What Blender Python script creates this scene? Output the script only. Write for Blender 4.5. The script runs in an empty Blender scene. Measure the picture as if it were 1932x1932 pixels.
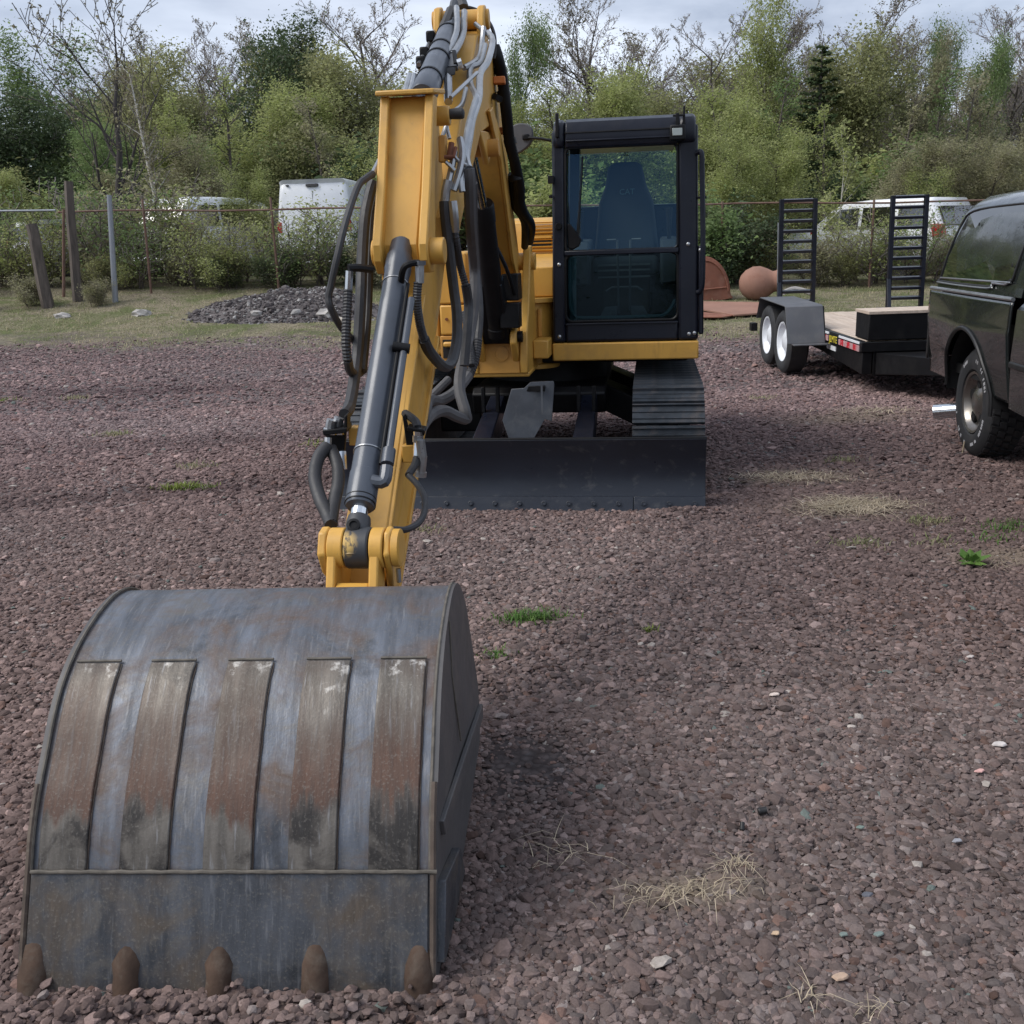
import bpy, bmesh, math, random
import numpy as np
from mathutils import Vector, Matrix
R = math.radians
SC = bpy.context.scene
COL = SC.collection
random.seed(7)

# ------------------------------------------------------------------ camera
CAM_H, HORIZON, ROLL, FPX = 1.58, 466.0, R(1.9), 1932.0
PITCH = math.atan((966 - HORIZON) / FPX)
cp, sp = math.cos(PITCH), math.sin(PITCH)
cr, sr = math.cos(ROLL), math.sin(ROLL)
cam = bpy.data.cameras.new('camera')
cam.sensor_width = 36; cam.lens = 36; cam.clip_start = .05; cam.clip_end = 900
camo = bpy.data.objects.new('camera', cam); COL.objects.link(camo)
up0 = Vector((0, sp, cp)); x0 = Vector((1, 0, 0)); fw = Vector((0, cp, -sp))
rt = x0 * cr - up0 * sr; up = x0 * sr + up0 * cr
camo.matrix_world = Matrix(((rt.x, up.x, -fw.x, 0), (rt.y, up.y, -fw.y, 0), (rt.z, up.z, -fw.z, CAM_H), (0, 0, 0, 1)))
SC.camera = camo

# ------------------------------------------------------------------ sky, sun, exposure
SUN_EL, SUN_AZ = R(48), math.atan2(-.93, -.22)      # bright part of the cloud: high, to the left and behind the camera
w = bpy.data.worlds.new('World'); SC.world = w; w.use_nodes = True
nt = w.node_tree; nt.nodes.clear(); N = nt.nodes.new; LK = nt.links.new
sky = N('ShaderNodeTexSky'); sky.sky_type = 'NISHITA'; sky.sun_disc = False
sky.sun_elevation = SUN_EL; sky.sun_rotation = SUN_AZ; sky.air_density = 1.0; sky.dust_density = 2.0
tc = N('ShaderNodeTexCoord'); mp = N('ShaderNodeMapping'); mp.inputs['Scale'].default_value = (1.3, 1.3, 4.2)
n1 = N('ShaderNodeTexNoise'); n1.inputs['Scale'].default_value = 2.3; n1.inputs['Detail'].default_value = 6; n1.inputs['Roughness'].default_value = .52
n1.inputs['Distortion'].default_value = .3
rp = N('ShaderNodeValToRGB'); rp.color_ramp.elements[0].position = .38; rp.color_ramp.elements[1].position = .62
rp.color_ramp.elements[0].color = (2.7, 3.1, 3.95, 1); rp.color_ramp.elements[1].color = (5.5, 6.0, 6.95, 1)
n2 = N('ShaderNodeTexNoise'); n2.inputs['Scale'].default_value = 1.7; n2.inputs['Detail'].default_value = 4
r2 = N('ShaderNodeMapRange'); r2.inputs[1].default_value = .35; r2.inputs[2].default_value = .7; r2.inputs[3].default_value = .8; r2.inputs[4].default_value = 1
mx = N('ShaderNodeMix'); mx.data_type = 'RGBA'
bg = N('ShaderNodeBackground'); bg.inputs['Strength'].default_value = .1
wo = N('ShaderNodeOutputWorld')
LK(tc.outputs['Generated'], mp.inputs[0]); LK(mp.outputs[0], n1.inputs[0]); LK(mp.outputs[0], n2.inputs[0])
LK(n1.outputs['Fac'], rp.inputs[0]); LK(n2.outputs['Fac'], r2.inputs[0]); LK(r2.outputs[0], mx.inputs[0])
LK(sky.outputs[0], mx.inputs[6]); LK(rp.outputs[0], mx.inputs[7]); LK(mx.outputs[2], bg.inputs[0]); LK(bg.outputs[0], wo.inputs[0])
sl = bpy.data.lights.new('sun', 'SUN'); sl.energy = 1.75; sl.angle = R(38); sl.color = (1, .96, .9)
so = bpy.data.objects.new('sun', sl); COL.objects.link(so)
sd = Vector((math.sin(SUN_AZ) * math.cos(SUN_EL), math.cos(SUN_AZ) * math.cos(SUN_EL), math.sin(SUN_EL)))
so.rotation_euler = sd.to_track_quat('Z', 'Y').to_euler()
SC.view_settings.view_transform = 'Standard'; SC.view_settings.look = 'None'
SC.view_settings.gamma = 1; SC.view_settings.use_curve_mapping = False; SC.view_settings.exposure = 0.78

# ------------------------------------------------------------------ where a point of the photograph lies in the yard
def ray(u, v):
    x = (u - 966) / FPX; y = -(v - 966) / FPX
    x, y = x * cr + y * sr, -x * sr + y * cr
    return np.array([x, cp + y * sp, -sp + y * cp])
def P(u, v, Y):
    r = ray(u, v); return tuple(np.array([0, 0, CAM_H]) + r * (Y / r[1]))
def G(u, v, z=0.0):
    r = ray(u, v); return tuple(np.array([0, 0, CAM_H]) + r * ((z - CAM_H) / r[2]))

# ------------------------------------------------------------------ materials
def newmat(name):
    m = bpy.data.materials.new(name); m.use_nodes = True
    t = m.node_tree; b = t.nodes['Principled BSDF']
    return m, t, b
def nn(t, kind, **kw):
    n = t.nodes.new(kind)
    for k, v in kw.items():
        if k[0] == '_': n.inputs[k[1:].replace('_', ' ')].default_value = v
        else: setattr(n, k, v)
    return n
def noise(t, vec, scale, detail=4, rough=.55, dist=0):
    n = nn(t, 'ShaderNodeTexNoise'); n.inputs['Scale'].default_value = scale; n.inputs['Detail'].default_value = detail
    n.inputs['Roughness'].default_value = rough; n.inputs['Distortion'].default_value = dist
    if vec is not None: t.links.new(vec, n.inputs['Vector'])
    return n.outputs['Fac']
def ramp(t, fac, a, b, lo=0., hi=1.):
    n = nn(t, 'ShaderNodeMapRange'); t.links.new(fac, n.inputs[0])
    n.inputs[1].default_value = a; n.inputs[2].default_value = b; n.inputs[3].default_value = lo; n.inputs[4].default_value = hi
    return n.outputs[0]
def mixc(t, fac, a, b):
    n = nn(t, 'ShaderNodeMix', data_type='RGBA')
    for s, i in ((fac, 0), (a, 6), (b, 7)):
        if isinstance(s, (tuple, list)): n.inputs[i].default_value = tuple(s)[:3] + (1,)
        elif isinstance(s, (int, float)): n.inputs[i].default_value = s
        else: t.links.new(s, n.inputs[i])
    return n.outputs[2]
def mth(t, op, a, b=None):
    n = nn(t, 'ShaderNodeMath', operation=op)
    for s, i in ((a, 0), (b, 1)):
        if s is None: continue
        if isinstance(s, (int, float)): n.inputs[i].default_value = s
        else: t.links.new(s, n.inputs[i])
    return n.outputs[0]
def coords(t, scale=(1, 1, 1), kind='Object'):
    c = nn(t, 'ShaderNodeTexCoord'); m = nn(t, 'ShaderNodeMapping'); m.inputs['Scale'].default_value = scale
    t.links.new(c.outputs[kind], m.inputs[0]); return m.outputs[0]
def bump(t, b, h, strength=.3, dist=.005):
    n = nn(t, 'ShaderNodeBump'); n.inputs['Strength'].default_value = strength; n.inputs['Distance'].default_value = dist
    t.links.new(h, n.inputs['Height']); t.links.new(n.outputs[0], b.inputs['Normal'])
def paint(name, col, rough=.4, metal=0., var=.12, vs=3., dirt=None, da=.4, ds=5., dlo=.5, bmp=.05, bs=120, coat=0., stretch=(1, 1, 1), spec=.5):
    m, t, b = newmat(name); v = coords(t, stretch)
    f = noise(t, v, vs, 5)
    c = mixc(t, ramp(t, f, .3, .7), tuple(x * (1 - var) for x in col), tuple(min(1, x * (1 + var)) for x in col))
    if dirt:
        g = noise(t, v, ds, 8, .65, .4)
        c = mixc(t, ramp(t, g, dlo, dlo + .22, 0, da), c, dirt)
    t.links.new(c, b.inputs['Base Color'])
    b.inputs['Metallic'].default_value = metal; b.inputs['Coat Weight'].default_value = coat
    b.inputs['Specular IOR Level'].default_value = spec
    t.links.new(ramp(t, noise(t, v, vs * 4, 4), .2, .8, max(0.02, rough - .09), rough + .12), b.inputs['Roughness'])
    if bmp: bump(t, b, noise(t, v, bs, 4), bmp, .003)
    return m
YEL = (.60, .330, .062)
M = {}
M['yellow'] = paint('yellow machine paint', YEL, .45, var=.10, dirt=(.30, .17, .065), da=.45, ds=5, dlo=.54, coat=.05)
_t = M['yellow'].node_tree; _b = _t.nodes['Principled BSDF']; _l = _b.inputs['Base Color'].links[0].from_socket
_v = coords(_t, (14, 14, 1.6)); _s = noise(_t, _v, 1.3, 7, .65, .3); _g = noise(_t, coords(_t), 2.2, 6, .65)
_c = mixc(_t, mth(_t, 'MULTIPLY', ramp(_t, _s, .50, .72, 0, .5), ramp(_t, _g, .42, .62)), _l, (.22, .125, .045))
_k = mth(_t, 'MULTIPLY', ramp(_t, noise(_t, coords(_t), 38, 5, .75, 1.5), .665, .70), ramp(_t, _g, .47, .56))
_t.links.new(mixc(_t, mth(_t, 'MULTIPLY', _k, .75), _c, (.10, .085, .075)), _b.inputs['Base Color'])
M['yellow_dull'] = paint('dull yellow paint', (.52, .26, .05), .55, var=.1, dirt=(.20, .12, .05), da=.5, ds=5)
M['navy'] = paint('dark cab paint', (.008, .010, .018), .32, var=.15, dirt=(.04, .04, .045), da=.2, ds=4, coat=.0, spec=.3)
M['black'] = paint('black machine paint', (.006, .006, .007), .45, dirt=(.028, .026, .024), da=.3, ds=6, spec=.22)
M['blade'] = paint('blade paint', (.017, .021, .031), .34, metal=.1, dirt=(.13, .125, .12), da=.45, ds=11, dlo=.56, stretch=(1, 3, 1))
M['rubber'] = paint('hose rubber', (.030, .030, .033), .55, var=.2, vs=12, dirt=(.10, .095, .09), da=.35, ds=10)
M['rubber_grey'] = paint('dusty grey sleeve', (.085, .083, .086), .7, var=.15, vs=12, dirt=(.16, .15, .145), da=.5, ds=6)
M['cylgrey'] = paint('dark grey cylinder paint', (.066, .076, .095), .33, var=.06, metal=.1, coat=.15, dirt=(.03, .03, .03), da=.3, ds=5)
M['chrome'] = paint('bright plated rod', (.75, .77, .78), .13, metal=1., var=.03, bmp=0)
M['zinc'] = paint('zinc plated pipe', (.40, .41, .42), .32, metal=.85, var=.15, vs=10, dirt=(.22, .19, .16), da=.5, ds=9)
M['guard'] = paint('grey guard plate', (.075, .082, .095), .5, var=.25, vs=6, metal=.2, dirt=(.16, .16, .16), da=.5, ds=11)
M['track'] = paint('track shoe steel', (.034, .041, .050), .6, metal=.2, var=.35, vs=14, dirt=(.125, .105, .095), da=.7, ds=9, bmp=.3, bs=60)
M['seat'] = paint('seat cloth', (.040, .047, .062), .85, bmp=.1, bs=300)
M['orange'] = paint('orange band', (.55, .17, .04), .5)
M['brown'] = paint('rusty bracket', (.17, .06, .03), .7)
M['dark'] = paint('interior black', (.006, .006, .007), .7)
M['teal'] = paint('interior grey trim', (.10, .17, .19), .6)

# bucket steel: worn paint, bare metal sheen, brown rust
def steel(name, base, rust, band=None, bright=.5):
    m, t, b = newmat(name); v = coords(t); vs = coords(t, (16, 2.2, 2.2)); vf = coords(t, (70, 7, 7))
    st = noise(t, vs, 1.6, 8, .62); fs = noise(t, vf, 1.5, 6, .6); bl = noise(t, v, 5.5, 8, .62, .5); gr = noise(t, v, 150, 3)
    c = mixc(t, ramp(t, st, .36, .66), tuple(x * .78 for x in base), tuple(min(1, x * 1.6) for x in base))
    c = mixc(t, ramp(t, noise(t, v, 9, 9, .72, .8), .50, .66, 0, .7), c, (.145, .130, .112))
    c = mixc(t, ramp(t, noise(t, v, 3.2, 7, .7, .5), .56, .70, 0, .75), c, (.020, .022, .026))
    c = mixc(t, ramp(t, fs, .57, .74, 0, bright), c, (.30, .30, .31))
    f = ramp(t, bl, .46, .66)
    if band:
        s = nn(t, 'ShaderNodeSeparateXYZ'); tcn = nn(t, 'ShaderNodeTexCoord'); t.links.new(tcn.outputs['Object'], s.inputs[0])
        zz = mth(t, 'ADD', s.outputs[2], mth(t, 'MULTIPLY', mth(t, 'SUBTRACT', st, .5), .22))
        zz = mth(t, 'ADD', zz, mth(t, 'MULTIPLY', mth(t, 'SUBTRACT', noise(t, v, 2.1, 3), .5), .30))
        k = mth(t, 'MULTIPLY', ramp(t, zz, band[0], band[0] + .03), ramp(t, zz, band[1], band[1] - .16))
        f = mth(t, 'MAXIMUM', mth(t, 'MULTIPLY', k, .92), mth(t, 'MULTIPLY', f, .35))
    c = mixc(t, f, c, mixc(t, ramp(t, fs, .3, .7), rust, tuple(x * .5 for x in rust)))
    if band:
        dk = mth(t, 'MULTIPLY', ramp(t, zz, band[0] + .035, band[0] - .01), ramp(t, bl, .44, .54))
        c = mixc(t, mth(t, 'MULTIPLY', dk, .8), c, (.012, .012, .013))
        wt = mth(t, 'MULTIPLY', ramp(t, zz, .555, .60), ramp(t, noise(t, v, 26, 6, .7), .53, .62))
        c = mixc(t, mth(t, 'MULTIPLY', wt, .8), c, (.48, .46, .43))
    c = mixc(t, ramp(t, gr, .55, .74, 0, .5), c, (.19, .175, .155))
    t.links.new(c, b.inputs['Base Color']); t.links.new(ramp(t, f, 0, 1, .50, .02), b.inputs['Metallic'])
    t.links.new(ramp(t, bl, .3, .8, .40, .66), b.inputs['Roughness'])
    h = mth(t, 'ADD', mth(t, 'MULTIPLY', fs, .5), mth(t, 'MULTIPLY', gr, .4)); h = mth(t, 'ADD', h, mth(t, 'MULTIPLY', bl, .8))
    bump(t, b, h, .3, .004)
    return m
M['shell'] = steel('bucket shell steel', (.108, .117, .136), (.128, .082, .060), bright=.6)
M['strip'] = steel('worn wear strip steel', (.110, .098, .085), (.098, .042, .022), band=(.325, .56), bright=.7)
M['lip'] = steel('bucket lip steel', (.060, .064, .073), (.092, .070, .052), bright=.3)
M['tooth'] = paint('dull rusty tooth', (.070, .046, .034), .85, var=.35, vs=14, dirt=(.125, .102, .082), da=.7, ds=16, bmp=.9, bs=45, spec=.2)
M['caked'] = paint('soil caked on steel', (.080, .070, .060), .95, var=.3, vs=20, dirt=(.065, .055, .05), da=.6, ds=25, bmp=.9, bs=60, spec=.1)
M['sideplate'] = paint('bucket side plate paint', (.085, .081, .082), .5, metal=.1, var=.12, vs=5, dirt=(.150, .132, .118), da=.5, ds=6, bmp=.12, bs=60)
M['weld'] = paint('weld bead', (.105, .092, .076), .7, var=.35, vs=40, bmp=.5, bs=60)
M['edge_rust'] = paint('rusty plate edge', (.085, .062, .048), .75, var=.3, vs=20, dirt=(.20, .17, .13), da=.7, ds=20, bmp=.4, bs=60)

def glass(name, tint, refl, rough=.02, ior=1.5):
    m = bpy.data.materials.new(name); m.use_nodes = True; t = m.node_tree; t.nodes.clear()
    tr = nn(t, 'ShaderNodeBsdfTransparent'); tr.inputs[0].default_value = tint + (1,)
    gl = nn(t, 'ShaderNodeBsdfGlossy'); gl.inputs[0].default_value = refl + (1,); gl.inputs['Roughness'].default_value = rough
    fr = nn(t, 'ShaderNodeFresnel'); fr.inputs['IOR'].default_value = ior
    mxs = nn(t, 'ShaderNodeMixShader'); o = nn(t, 'ShaderNodeOutputMaterial')
    t.links.new(fr.outputs[0], mxs.inputs[0]); t.links.new(tr.outputs[0], mxs.inputs[1]); t.links.new(gl.outputs[0], mxs.inputs[2]); t.links.new(mxs.outputs[0], o.inputs[0])
    return m
M['glass'] = glass('blue tinted windscreen', (.88, 1.0, .93), (.30, .62, 1.0), ior=1.6)
M['glass_low'] = glass('lower windscreen', (.34, .46, .48), (.6, .85, 1.0), ior=1.25)
M['glass_back'] = glass('rear cab window', (.85, .96, .90), (.8, .9, 1.0), ior=1.25)
m, t, b = newmat('dark privacy glass'); b.inputs['Base Color'].default_value = (.006, .008, .008, 1); b.inputs['Roughness'].default_value = .03; b.inputs['IOR'].default_value = 2.6; M['pglass'] = m

# ------------------------------------------------------------------ mesh building
class MB:
    def __init__(s, T=None): s.v = []; s.f = []; s.T = T
    def add(s, vs, fs, T=None):
        T = T or s.T; o = len(s.v)
        s.v += [tuple(T(*p)) if T else tuple(p) for p in vs]; s.f += [tuple(i + o for i in f) for f in fs]; return s
    def hexa(s, p, T=None):
        return s.add(p, [(0, 3, 2, 1), (4, 5, 6, 7), (0, 1, 5, 4), (1, 2, 6, 5), (2, 3, 7, 6), (3, 0, 4, 7)], T)
    def box(s, x0, x1, y0, y1, z0, z1, T=None):
        return s.hexa([(x0, y0, z0), (x1, y0, z0), (x1, y1, z0), (x0, y1, z0), (x0, y0, z1), (x1, y0, z1), (x1, y1, z1), (x0, y1, z1)], T)
    def prism(s, poly, t0, t1, T=None):          # poly of (a, b) pairs, run from t0 to t1: points (t, a, b)
        n = len(poly); vs = [(t0, a, b) for a, b in poly] + [(t1, a, b) for a, b in poly]
        fs = [tuple(range(n - 1, -1, -1)), tuple(range(n, 2 * n))] + [(i, (i + 1) % n, n + (i + 1) % n, n + i) for i in range(n)]
        return s.add(vs, fs, T)
    def rings(s, rings, caps=True, closed=False):
        n = len(rings[0]); vs = [p for r in rings for p in r]; fs = []
        m = len(rings)
        for i in range(m if closed else m - 1):
            a, b = i * n, ((i + 1) % m) * n
            fs += [(a + j, a + (j + 1) % n, b + (j + 1) % n, b + j) for j in range(n)]
        if caps and not closed: fs += [tuple(range(n - 1, -1, -1)), tuple(range((m - 1) * n, m * n))]
        return s.add(vs, fs, lambda *p: p)
    def tube(s, pts, r, n=10, smooth=0, corr=0, caps=True, closed=False):
        pts = [Vector(p) for p in pts]
        if smooth: pts = catmull(pts, smooth, closed)
        if corr:
            L = [0.]
            for a, b in zip(pts, pts[1:]): L.append(L[-1] + (b - a).length)
            k = max(4, int(L[-1] / corr) * 2); q = []; j = 0
            for i in range(k + 1):
                d = L[-1] * i / k
                while j < len(L) - 2 and L[j + 1] < d: j += 1
                q.append(pts[j].lerp(pts[j + 1], (d - L[j]) / max(1e-9, L[j + 1] - L[j])))
            pts = q
        rr = r if callable(r) else (lambda f: r)
        rings = []; u = None; m = len(pts)
        for i, p in enumerate(pts):
            a = pts[i - 1] if (i or closed) else p; b = pts[(i + 1) % m] if (i < m - 1 or closed) else p
            d = (b - a).normalized()
            if u is None: u = d.orthogonal().normalized()
            u = (u - d * u.dot(d)).normalized(); w2 = d.cross(u)
            rad = rr(i / max(1, m - 1)) * ((1.0 if i % 2 else .84) if corr else 1)
            rings.append([tuple(p + u * (rad * math.cos(6.28318 * k / n)) + w2 * (rad * math.sin(6.28318 * k / n))) for k in range(n)])
        return s.rings(rings, caps, closed)
    def cyl(s, p0, p1, r0, r1=None, n=20):
        r1 = r0 if r1 is None else r1
        return s.tube([p0, p1], lambda f: r0 + (r1 - r0) * f, n)
    def lathe(s, prof, p0, axis, n=32, caps=True):          # prof: (distance along axis, radius)
        p0 = Vector(p0); d = Vector(axis).normalized(); u = d.orthogonal().normalized(); w2 = d.cross(u)
        rings = [[tuple(p0 + d * h + u * (max(r, 1e-4) * math.cos(6.28318 * k / n)) + w2 * (max(r, 1e-4) * math.sin(6.28318 * k / n))) for k in range(n)] for h, r in prof]
        return s.rings(rings, caps)
    def build(s, name, mat, parent=None, bev=0., smooth=34, seg=2, label=None, org=None):
        o0 = Vector(org) if org is not None else (ORG[parent.name] if parent else Vector())
        me = bpy.data.meshes.new(name)
        me.from_pydata([tuple(Vector(p) - o0) for p in s.v], [], s.f); me.validate()
        bm = bmesh.new(); bm.from_mesh(me); bmesh.ops.recalc_face_normals(bm, faces=bm.faces); bm.to_mesh(me); bm.free()
        me.materials.append(mat)
        if smooth: me.shade_smooth(); me.set_sharp_from_angle(angle=R(smooth))
        o = bpy.data.objects.new(name, me); COL.objects.link(o)
        if parent: o.parent = parent
        else: o.location = o0
        ORG[o.name] = o0
        if bev:
            md = o.modifiers.new('bevel', 'BEVEL'); md.width = bev; md.segments = seg; md.limit_method = 'ANGLE'; md.angle_limit = R(40); md.harden_normals = False
        if label: o['label'] = label
        return o
ORG = {}
def catmull(pts, k, closed=False):
    out = []; m = len(pts)
    for i in range(m if closed else m - 1):
        p1, p2 = pts[i], pts[(i + 1) % m]
        p0 = pts[i - 1] if (i or closed) else p1; p3 = pts[(i + 2) % m] if (i < m - 2 or closed) else p2
        for j in range(k):
            f = j / k
            out.append(.5 * ((2 * p1) + (p2 - p0) * f + (2 * p0 - 5 * p1 + 4 * p2 - p3) * f * f + (3 * p1 - p0 - 3 * p2 + p3) * f ** 3))
    if not closed: out.append(pts[-1])
    return out
def thing(name, label, cat, loc, group=None):
    o = bpy.data.objects.new(name, None); COL.objects.link(o); o.location = loc; o.empty_display_size = .2
    ORG[o.name] = Vector(loc); return tag(o, label, cat, group)
def tag(o, label=None, cat=None, group=None, kind=None):
    if label: o['label'] = label
    if cat: o['category'] = cat
    if group: o['group'] = group
    if kind: o['kind'] = kind
    return o
def share(o, parent, loc, name=None, rot=None, scale=None):     # another piece alike: same mesh, own object
    c = o.copy(); COL.objects.link(c); c.parent = parent; c.location = loc
    if rot: c.rotation_euler = rot
    if scale: c.scale = scale
    ORG[c.name] = ORG[o.name]; return c
def words(txt, size, mat, parent, origin, right, upv, name='lettering', depth=.001):
    cu = bpy.data.curves.new(name, 'FONT'); cu.body = txt; cu.size = size; cu.extrude = depth; cu.align_x = 'CENTER'; cu.align_y = 'CENTER'
    cu.materials.append(mat)
    o = bpy.data.objects.new(name, cu); COL.objects.link(o); o.parent = parent
    r_ = Vector(right).normalized(); u_ = Vector(upv).normalized(); n_ = r_.cross(u_).normalized(); u_ = n_.cross(r_)
    p = Vector(origin) - ORG[parent.name]
    o.matrix_local = Matrix(((r_.x, u_.x, n_.x, p.x), (r_.y, u_.y, n_.y, p.y), (r_.z, u_.z, n_.z, p.z), (0, 0, 0, 1)))
    return o
# ------------------------------------------------------------------ ground
def sstep(x): x = np.clip(x, 0, 1); return x * x * (3 - 2 * x)
def wob(x, y, seed, sc, n=9):
    rs = np.random.RandomState(seed); o = 0
    for _ in range(n):
        a = rs.uniform(0, 6.28); k = sc * rs.uniform(.5, 2.2)
        o = o + np.sin((x * math.cos(a) + y * math.sin(a)) * k + rs.uniform(0, 6.28)) / n
    return o * 2
def bank(x, y):                                    # the verge climbs to the fence
    return sstep((y - 16.5) / 11) * np.clip(.82 - .03 * x, .35, 1.2) + sstep((y - 27) / 20) * .5
def relief(x, y):
    ruts = wob(x * .35 + y * .1, y * 1.9, 5, 1.1) * .022 * sstep((y - 5) / 4) * sstep((2 - x) / 3)
    return ruts - .035 * trk(x, y) + wob(x, y, 8, 2.6) * .008 * sstep((y - 1) / 2) + wob(x, y, 9, .5) * .03 * sstep((y - 15) / 5)
def trk(x, y):                                     # old wheel tracks sweeping across the left of the yard
    a = y - 9.2 - .10 * x - .018 * (x + 3) ** 2; b = y - 7.4 - .16 * x - .02 * (x + 3) ** 2; c = y - 12.6 + .02 * x
    g = np.exp(-(a / .30) ** 2) + .9 * np.exp(-(b / .26) ** 2) + .8 * np.exp(-(c / .35) ** 2)
    return g * sstep((2.0 - x) / 2.5) * (.55 + .6 * wob(x, y, 51, 1.1))
def pit(x, y):                                     # scrape and little heap in front of the bucket lip and dozer blade
    b = .035 * np.exp(-((y - 1.80) / .06) ** 2) * sstep((x + 1.25) / .1) * sstep((-.02 - x) / .1) * (.6 + .7 * wob(x * 4, y * 0, 3, 2.))
    c = .05 * np.exp(-((x - 1.05) / .28) ** 2 - ((y - 5.86) / .12) ** 2)
    return b + c
def gz(x, y): return bank(x, y) + relief(x, y) + pit(x, y)
def gzf(x, y): return float(gz(np.array(float(x)), np.array(float(y))))
def grid_mesh(name, xs, ys, f):
    X, Y = np.meshgrid(xs, ys); Z = f(X, Y); nx, ny = len(xs), len(ys)
    me = bpy.data.meshes.new(name); co = np.stack([X, Y, Z], -1).reshape(-1, 3)
    i = np.arange(nx * ny).reshape(ny, nx)
    fc = np.stack([i[:-1, :-1], i[:-1, 1:], i[1:, 1:], i[1:, :-1]], -1).reshape(-1, 4)
    return from_np(name, co, fc, me)
def from_np(name, co, fc, me=None):
    me = me or bpy.data.meshes.new(name); k = fc.shape[1]
    me.vertices.add(len(co)); me.vertices.foreach_set('co', co.astype(np.float32).ravel())
    me.loops.add(fc.size); me.loops.foreach_set('vertex_index', fc.astype(np.int32).ravel())
    me.polygons.add(len(fc)); me.polygons.foreach_set('loop_start', np.arange(0, fc.size, k, dtype=np.int32))
    me.update(calc_edges=True); me.validate(); return me
def linkmesh(name, me, mat, parent=None, loc=(0, 0, 0)):
    o = bpy.data.objects.new(name, me); COL.objects.link(o)
    if mat: me.materials.append(mat)
    if parent: o.parent = parent
    o.location = loc; ORG[o.name] = Vector(loc); return o
xs = np.concatenate([-np.geomspace(260, 9, 34), np.linspace(-8.8, 8.8, 177), np.geomspace(9, 260, 34)])
ys = np.concatenate([-np.geomspace(90, .6, 16), np.linspace(-.5, 22, 260), np.linspace(22.3, 40, 50), np.geomspace(41, 420, 30)])
gm = grid_mesh('ground', xs, ys, gz); gm.shade_smooth()
_X, _Y = np.meshgrid(xs, ys); _a = gm.attributes.new('worn', 'FLOAT', 'POINT'); _a.data.foreach_set('value', np.clip(trk(_X, _Y), 0, 1).astype(np.float32).ravel())

m, t, b = newmat('gravel and grass ground')
geo = nn(t, 'ShaderNodeNewGeometry'); sx = nn(t, 'ShaderNodeSeparateXYZ'); t.links.new(geo.outputs['Position'], sx.inputs[0]); pos = geo.outputs['Position']
def vor(sc, feat='F1'):
    n = nn(t, 'ShaderNodeTexVoronoi', feature=feat); n.inputs['Scale'].default_value = sc; t.links.new(pos, n.inputs['Vector']); return n
v1 = vor(34); v2 = vor(15)
hs = nn(t, 'ShaderNodeSeparateColor'); t.links.new(v1.outputs['Color'], hs.inputs[0])
h2 = nn(t, 'ShaderNodeSeparateColor'); t.links.new(v2.outputs['Color'], h2.inputs[0])
c = mixc(t, hs.outputs[0], (.125, .095, .090), (.270, .215, .208))
c = mixc(t, ramp(t, hs.outputs[1], .80, .95, 0, .8), c, (.17, .165, .17))
c = mixc(t, ramp(t, h2.outputs[2], .93, .97, 0, .6), c, (.32, .28, .265))
c = mixc(t, ramp(t, v1.outputs['Distance'], .25, .62, 0, .75), c, (.032, .024, .025))
big = noise(t, pos, .55, 5, .6); mid = noise(t, pos, 2.3, 6, .65, .6)
c = mixc(t, ramp(t, big, .42, .62, 0, .45), c, mixc(t, hs.outputs[0], (.085, .080, .086), (.185, .180, .188)))
c = mixc(t, ramp(t, mid, .52, .72, 0, .55), c, (.088, .063, .058))
straw = mth(t, 'MULTIPLY', ramp(t, noise(t, pos, .9, 7, .7, .8), .60, .68), ramp(t, noise(t, pos, 30, 3), .4, .6))
c = mixc(t, mth(t, 'MULTIPLY', straw, .35), c, (.22, .175, .125))
# verge: dry and green turf beyond the gravel
edge = mth(t, 'ADD', sx.outputs[1], mth(t, 'MULTIPLY', sx.outputs[0], .17))
edge = mth(t, 'ADD', edge, mth(t, 'MULTIPLY', mth(t, 'SUBTRACT', mid, .5), 3.2)); edge = mth(t, 'ADD', edge, mth(t, 'MULTIPLY', mth(t, 'SUBTRACT', big, .5), 4.5))
edge = mth(t, 'ADD', edge, mth(t, 'MULTIPLY', mth(t, 'SUBTRACT', noise(t, pos, 5, 5, .7), .5), 4.0)); gm_ = ramp(t, edge, 16.4, 18.6)
fine = noise(t, pos, 26, 5, .7)
turf = mixc(t, ramp(t, noise(t, pos, .8, 6, .7, .8), .44, .58), (.400, .340, .245), (.165, .205, .075))
turf = mixc(t, ramp(t, fine, .35, .75), tuple([.07, .065, .04]), turf)
turf = mixc(t, ramp(t, noise(t, pos, 1.7, 5, .6), .60, .70, 0, .8), turf, (.12, .09, .085))
c = mixc(t, ramp(t, sx.outputs[1], 7, 3, 0, .6), c, (.034, .025, .022))  # ground darkened toward the camera for the shade in gaps between stones
wn = nn(t, 'ShaderNodeAttribute', attribute_name='worn'); c = mixc(t, mth(t, 'MULTIPLY', wn.outputs['Fac'], .65), c, (.050, .036, .034))
c = mixc(t, gm_, c, turf)
c = mixc(t, ramp(t, sx.outputs[1], 25, 30, 0, .8), c, (.055, .06, .03))
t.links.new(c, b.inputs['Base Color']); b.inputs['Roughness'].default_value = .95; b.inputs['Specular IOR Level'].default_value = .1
hh = mth(t, 'ADD', mth(t, 'MULTIPLY', mth(t, 'SUBTRACT', 1, v1.outputs['Distance']), .6), mth(t, 'MULTIPLY', hs.outputs[2], .5)); hh = mth(t, 'ADD', hh, mth(t, 'MULTIPLY', fine, .3))
bump(t, b, hh, .9, .014)
ground = tag(linkmesh('ground', gm, m), kind='structure')

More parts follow.
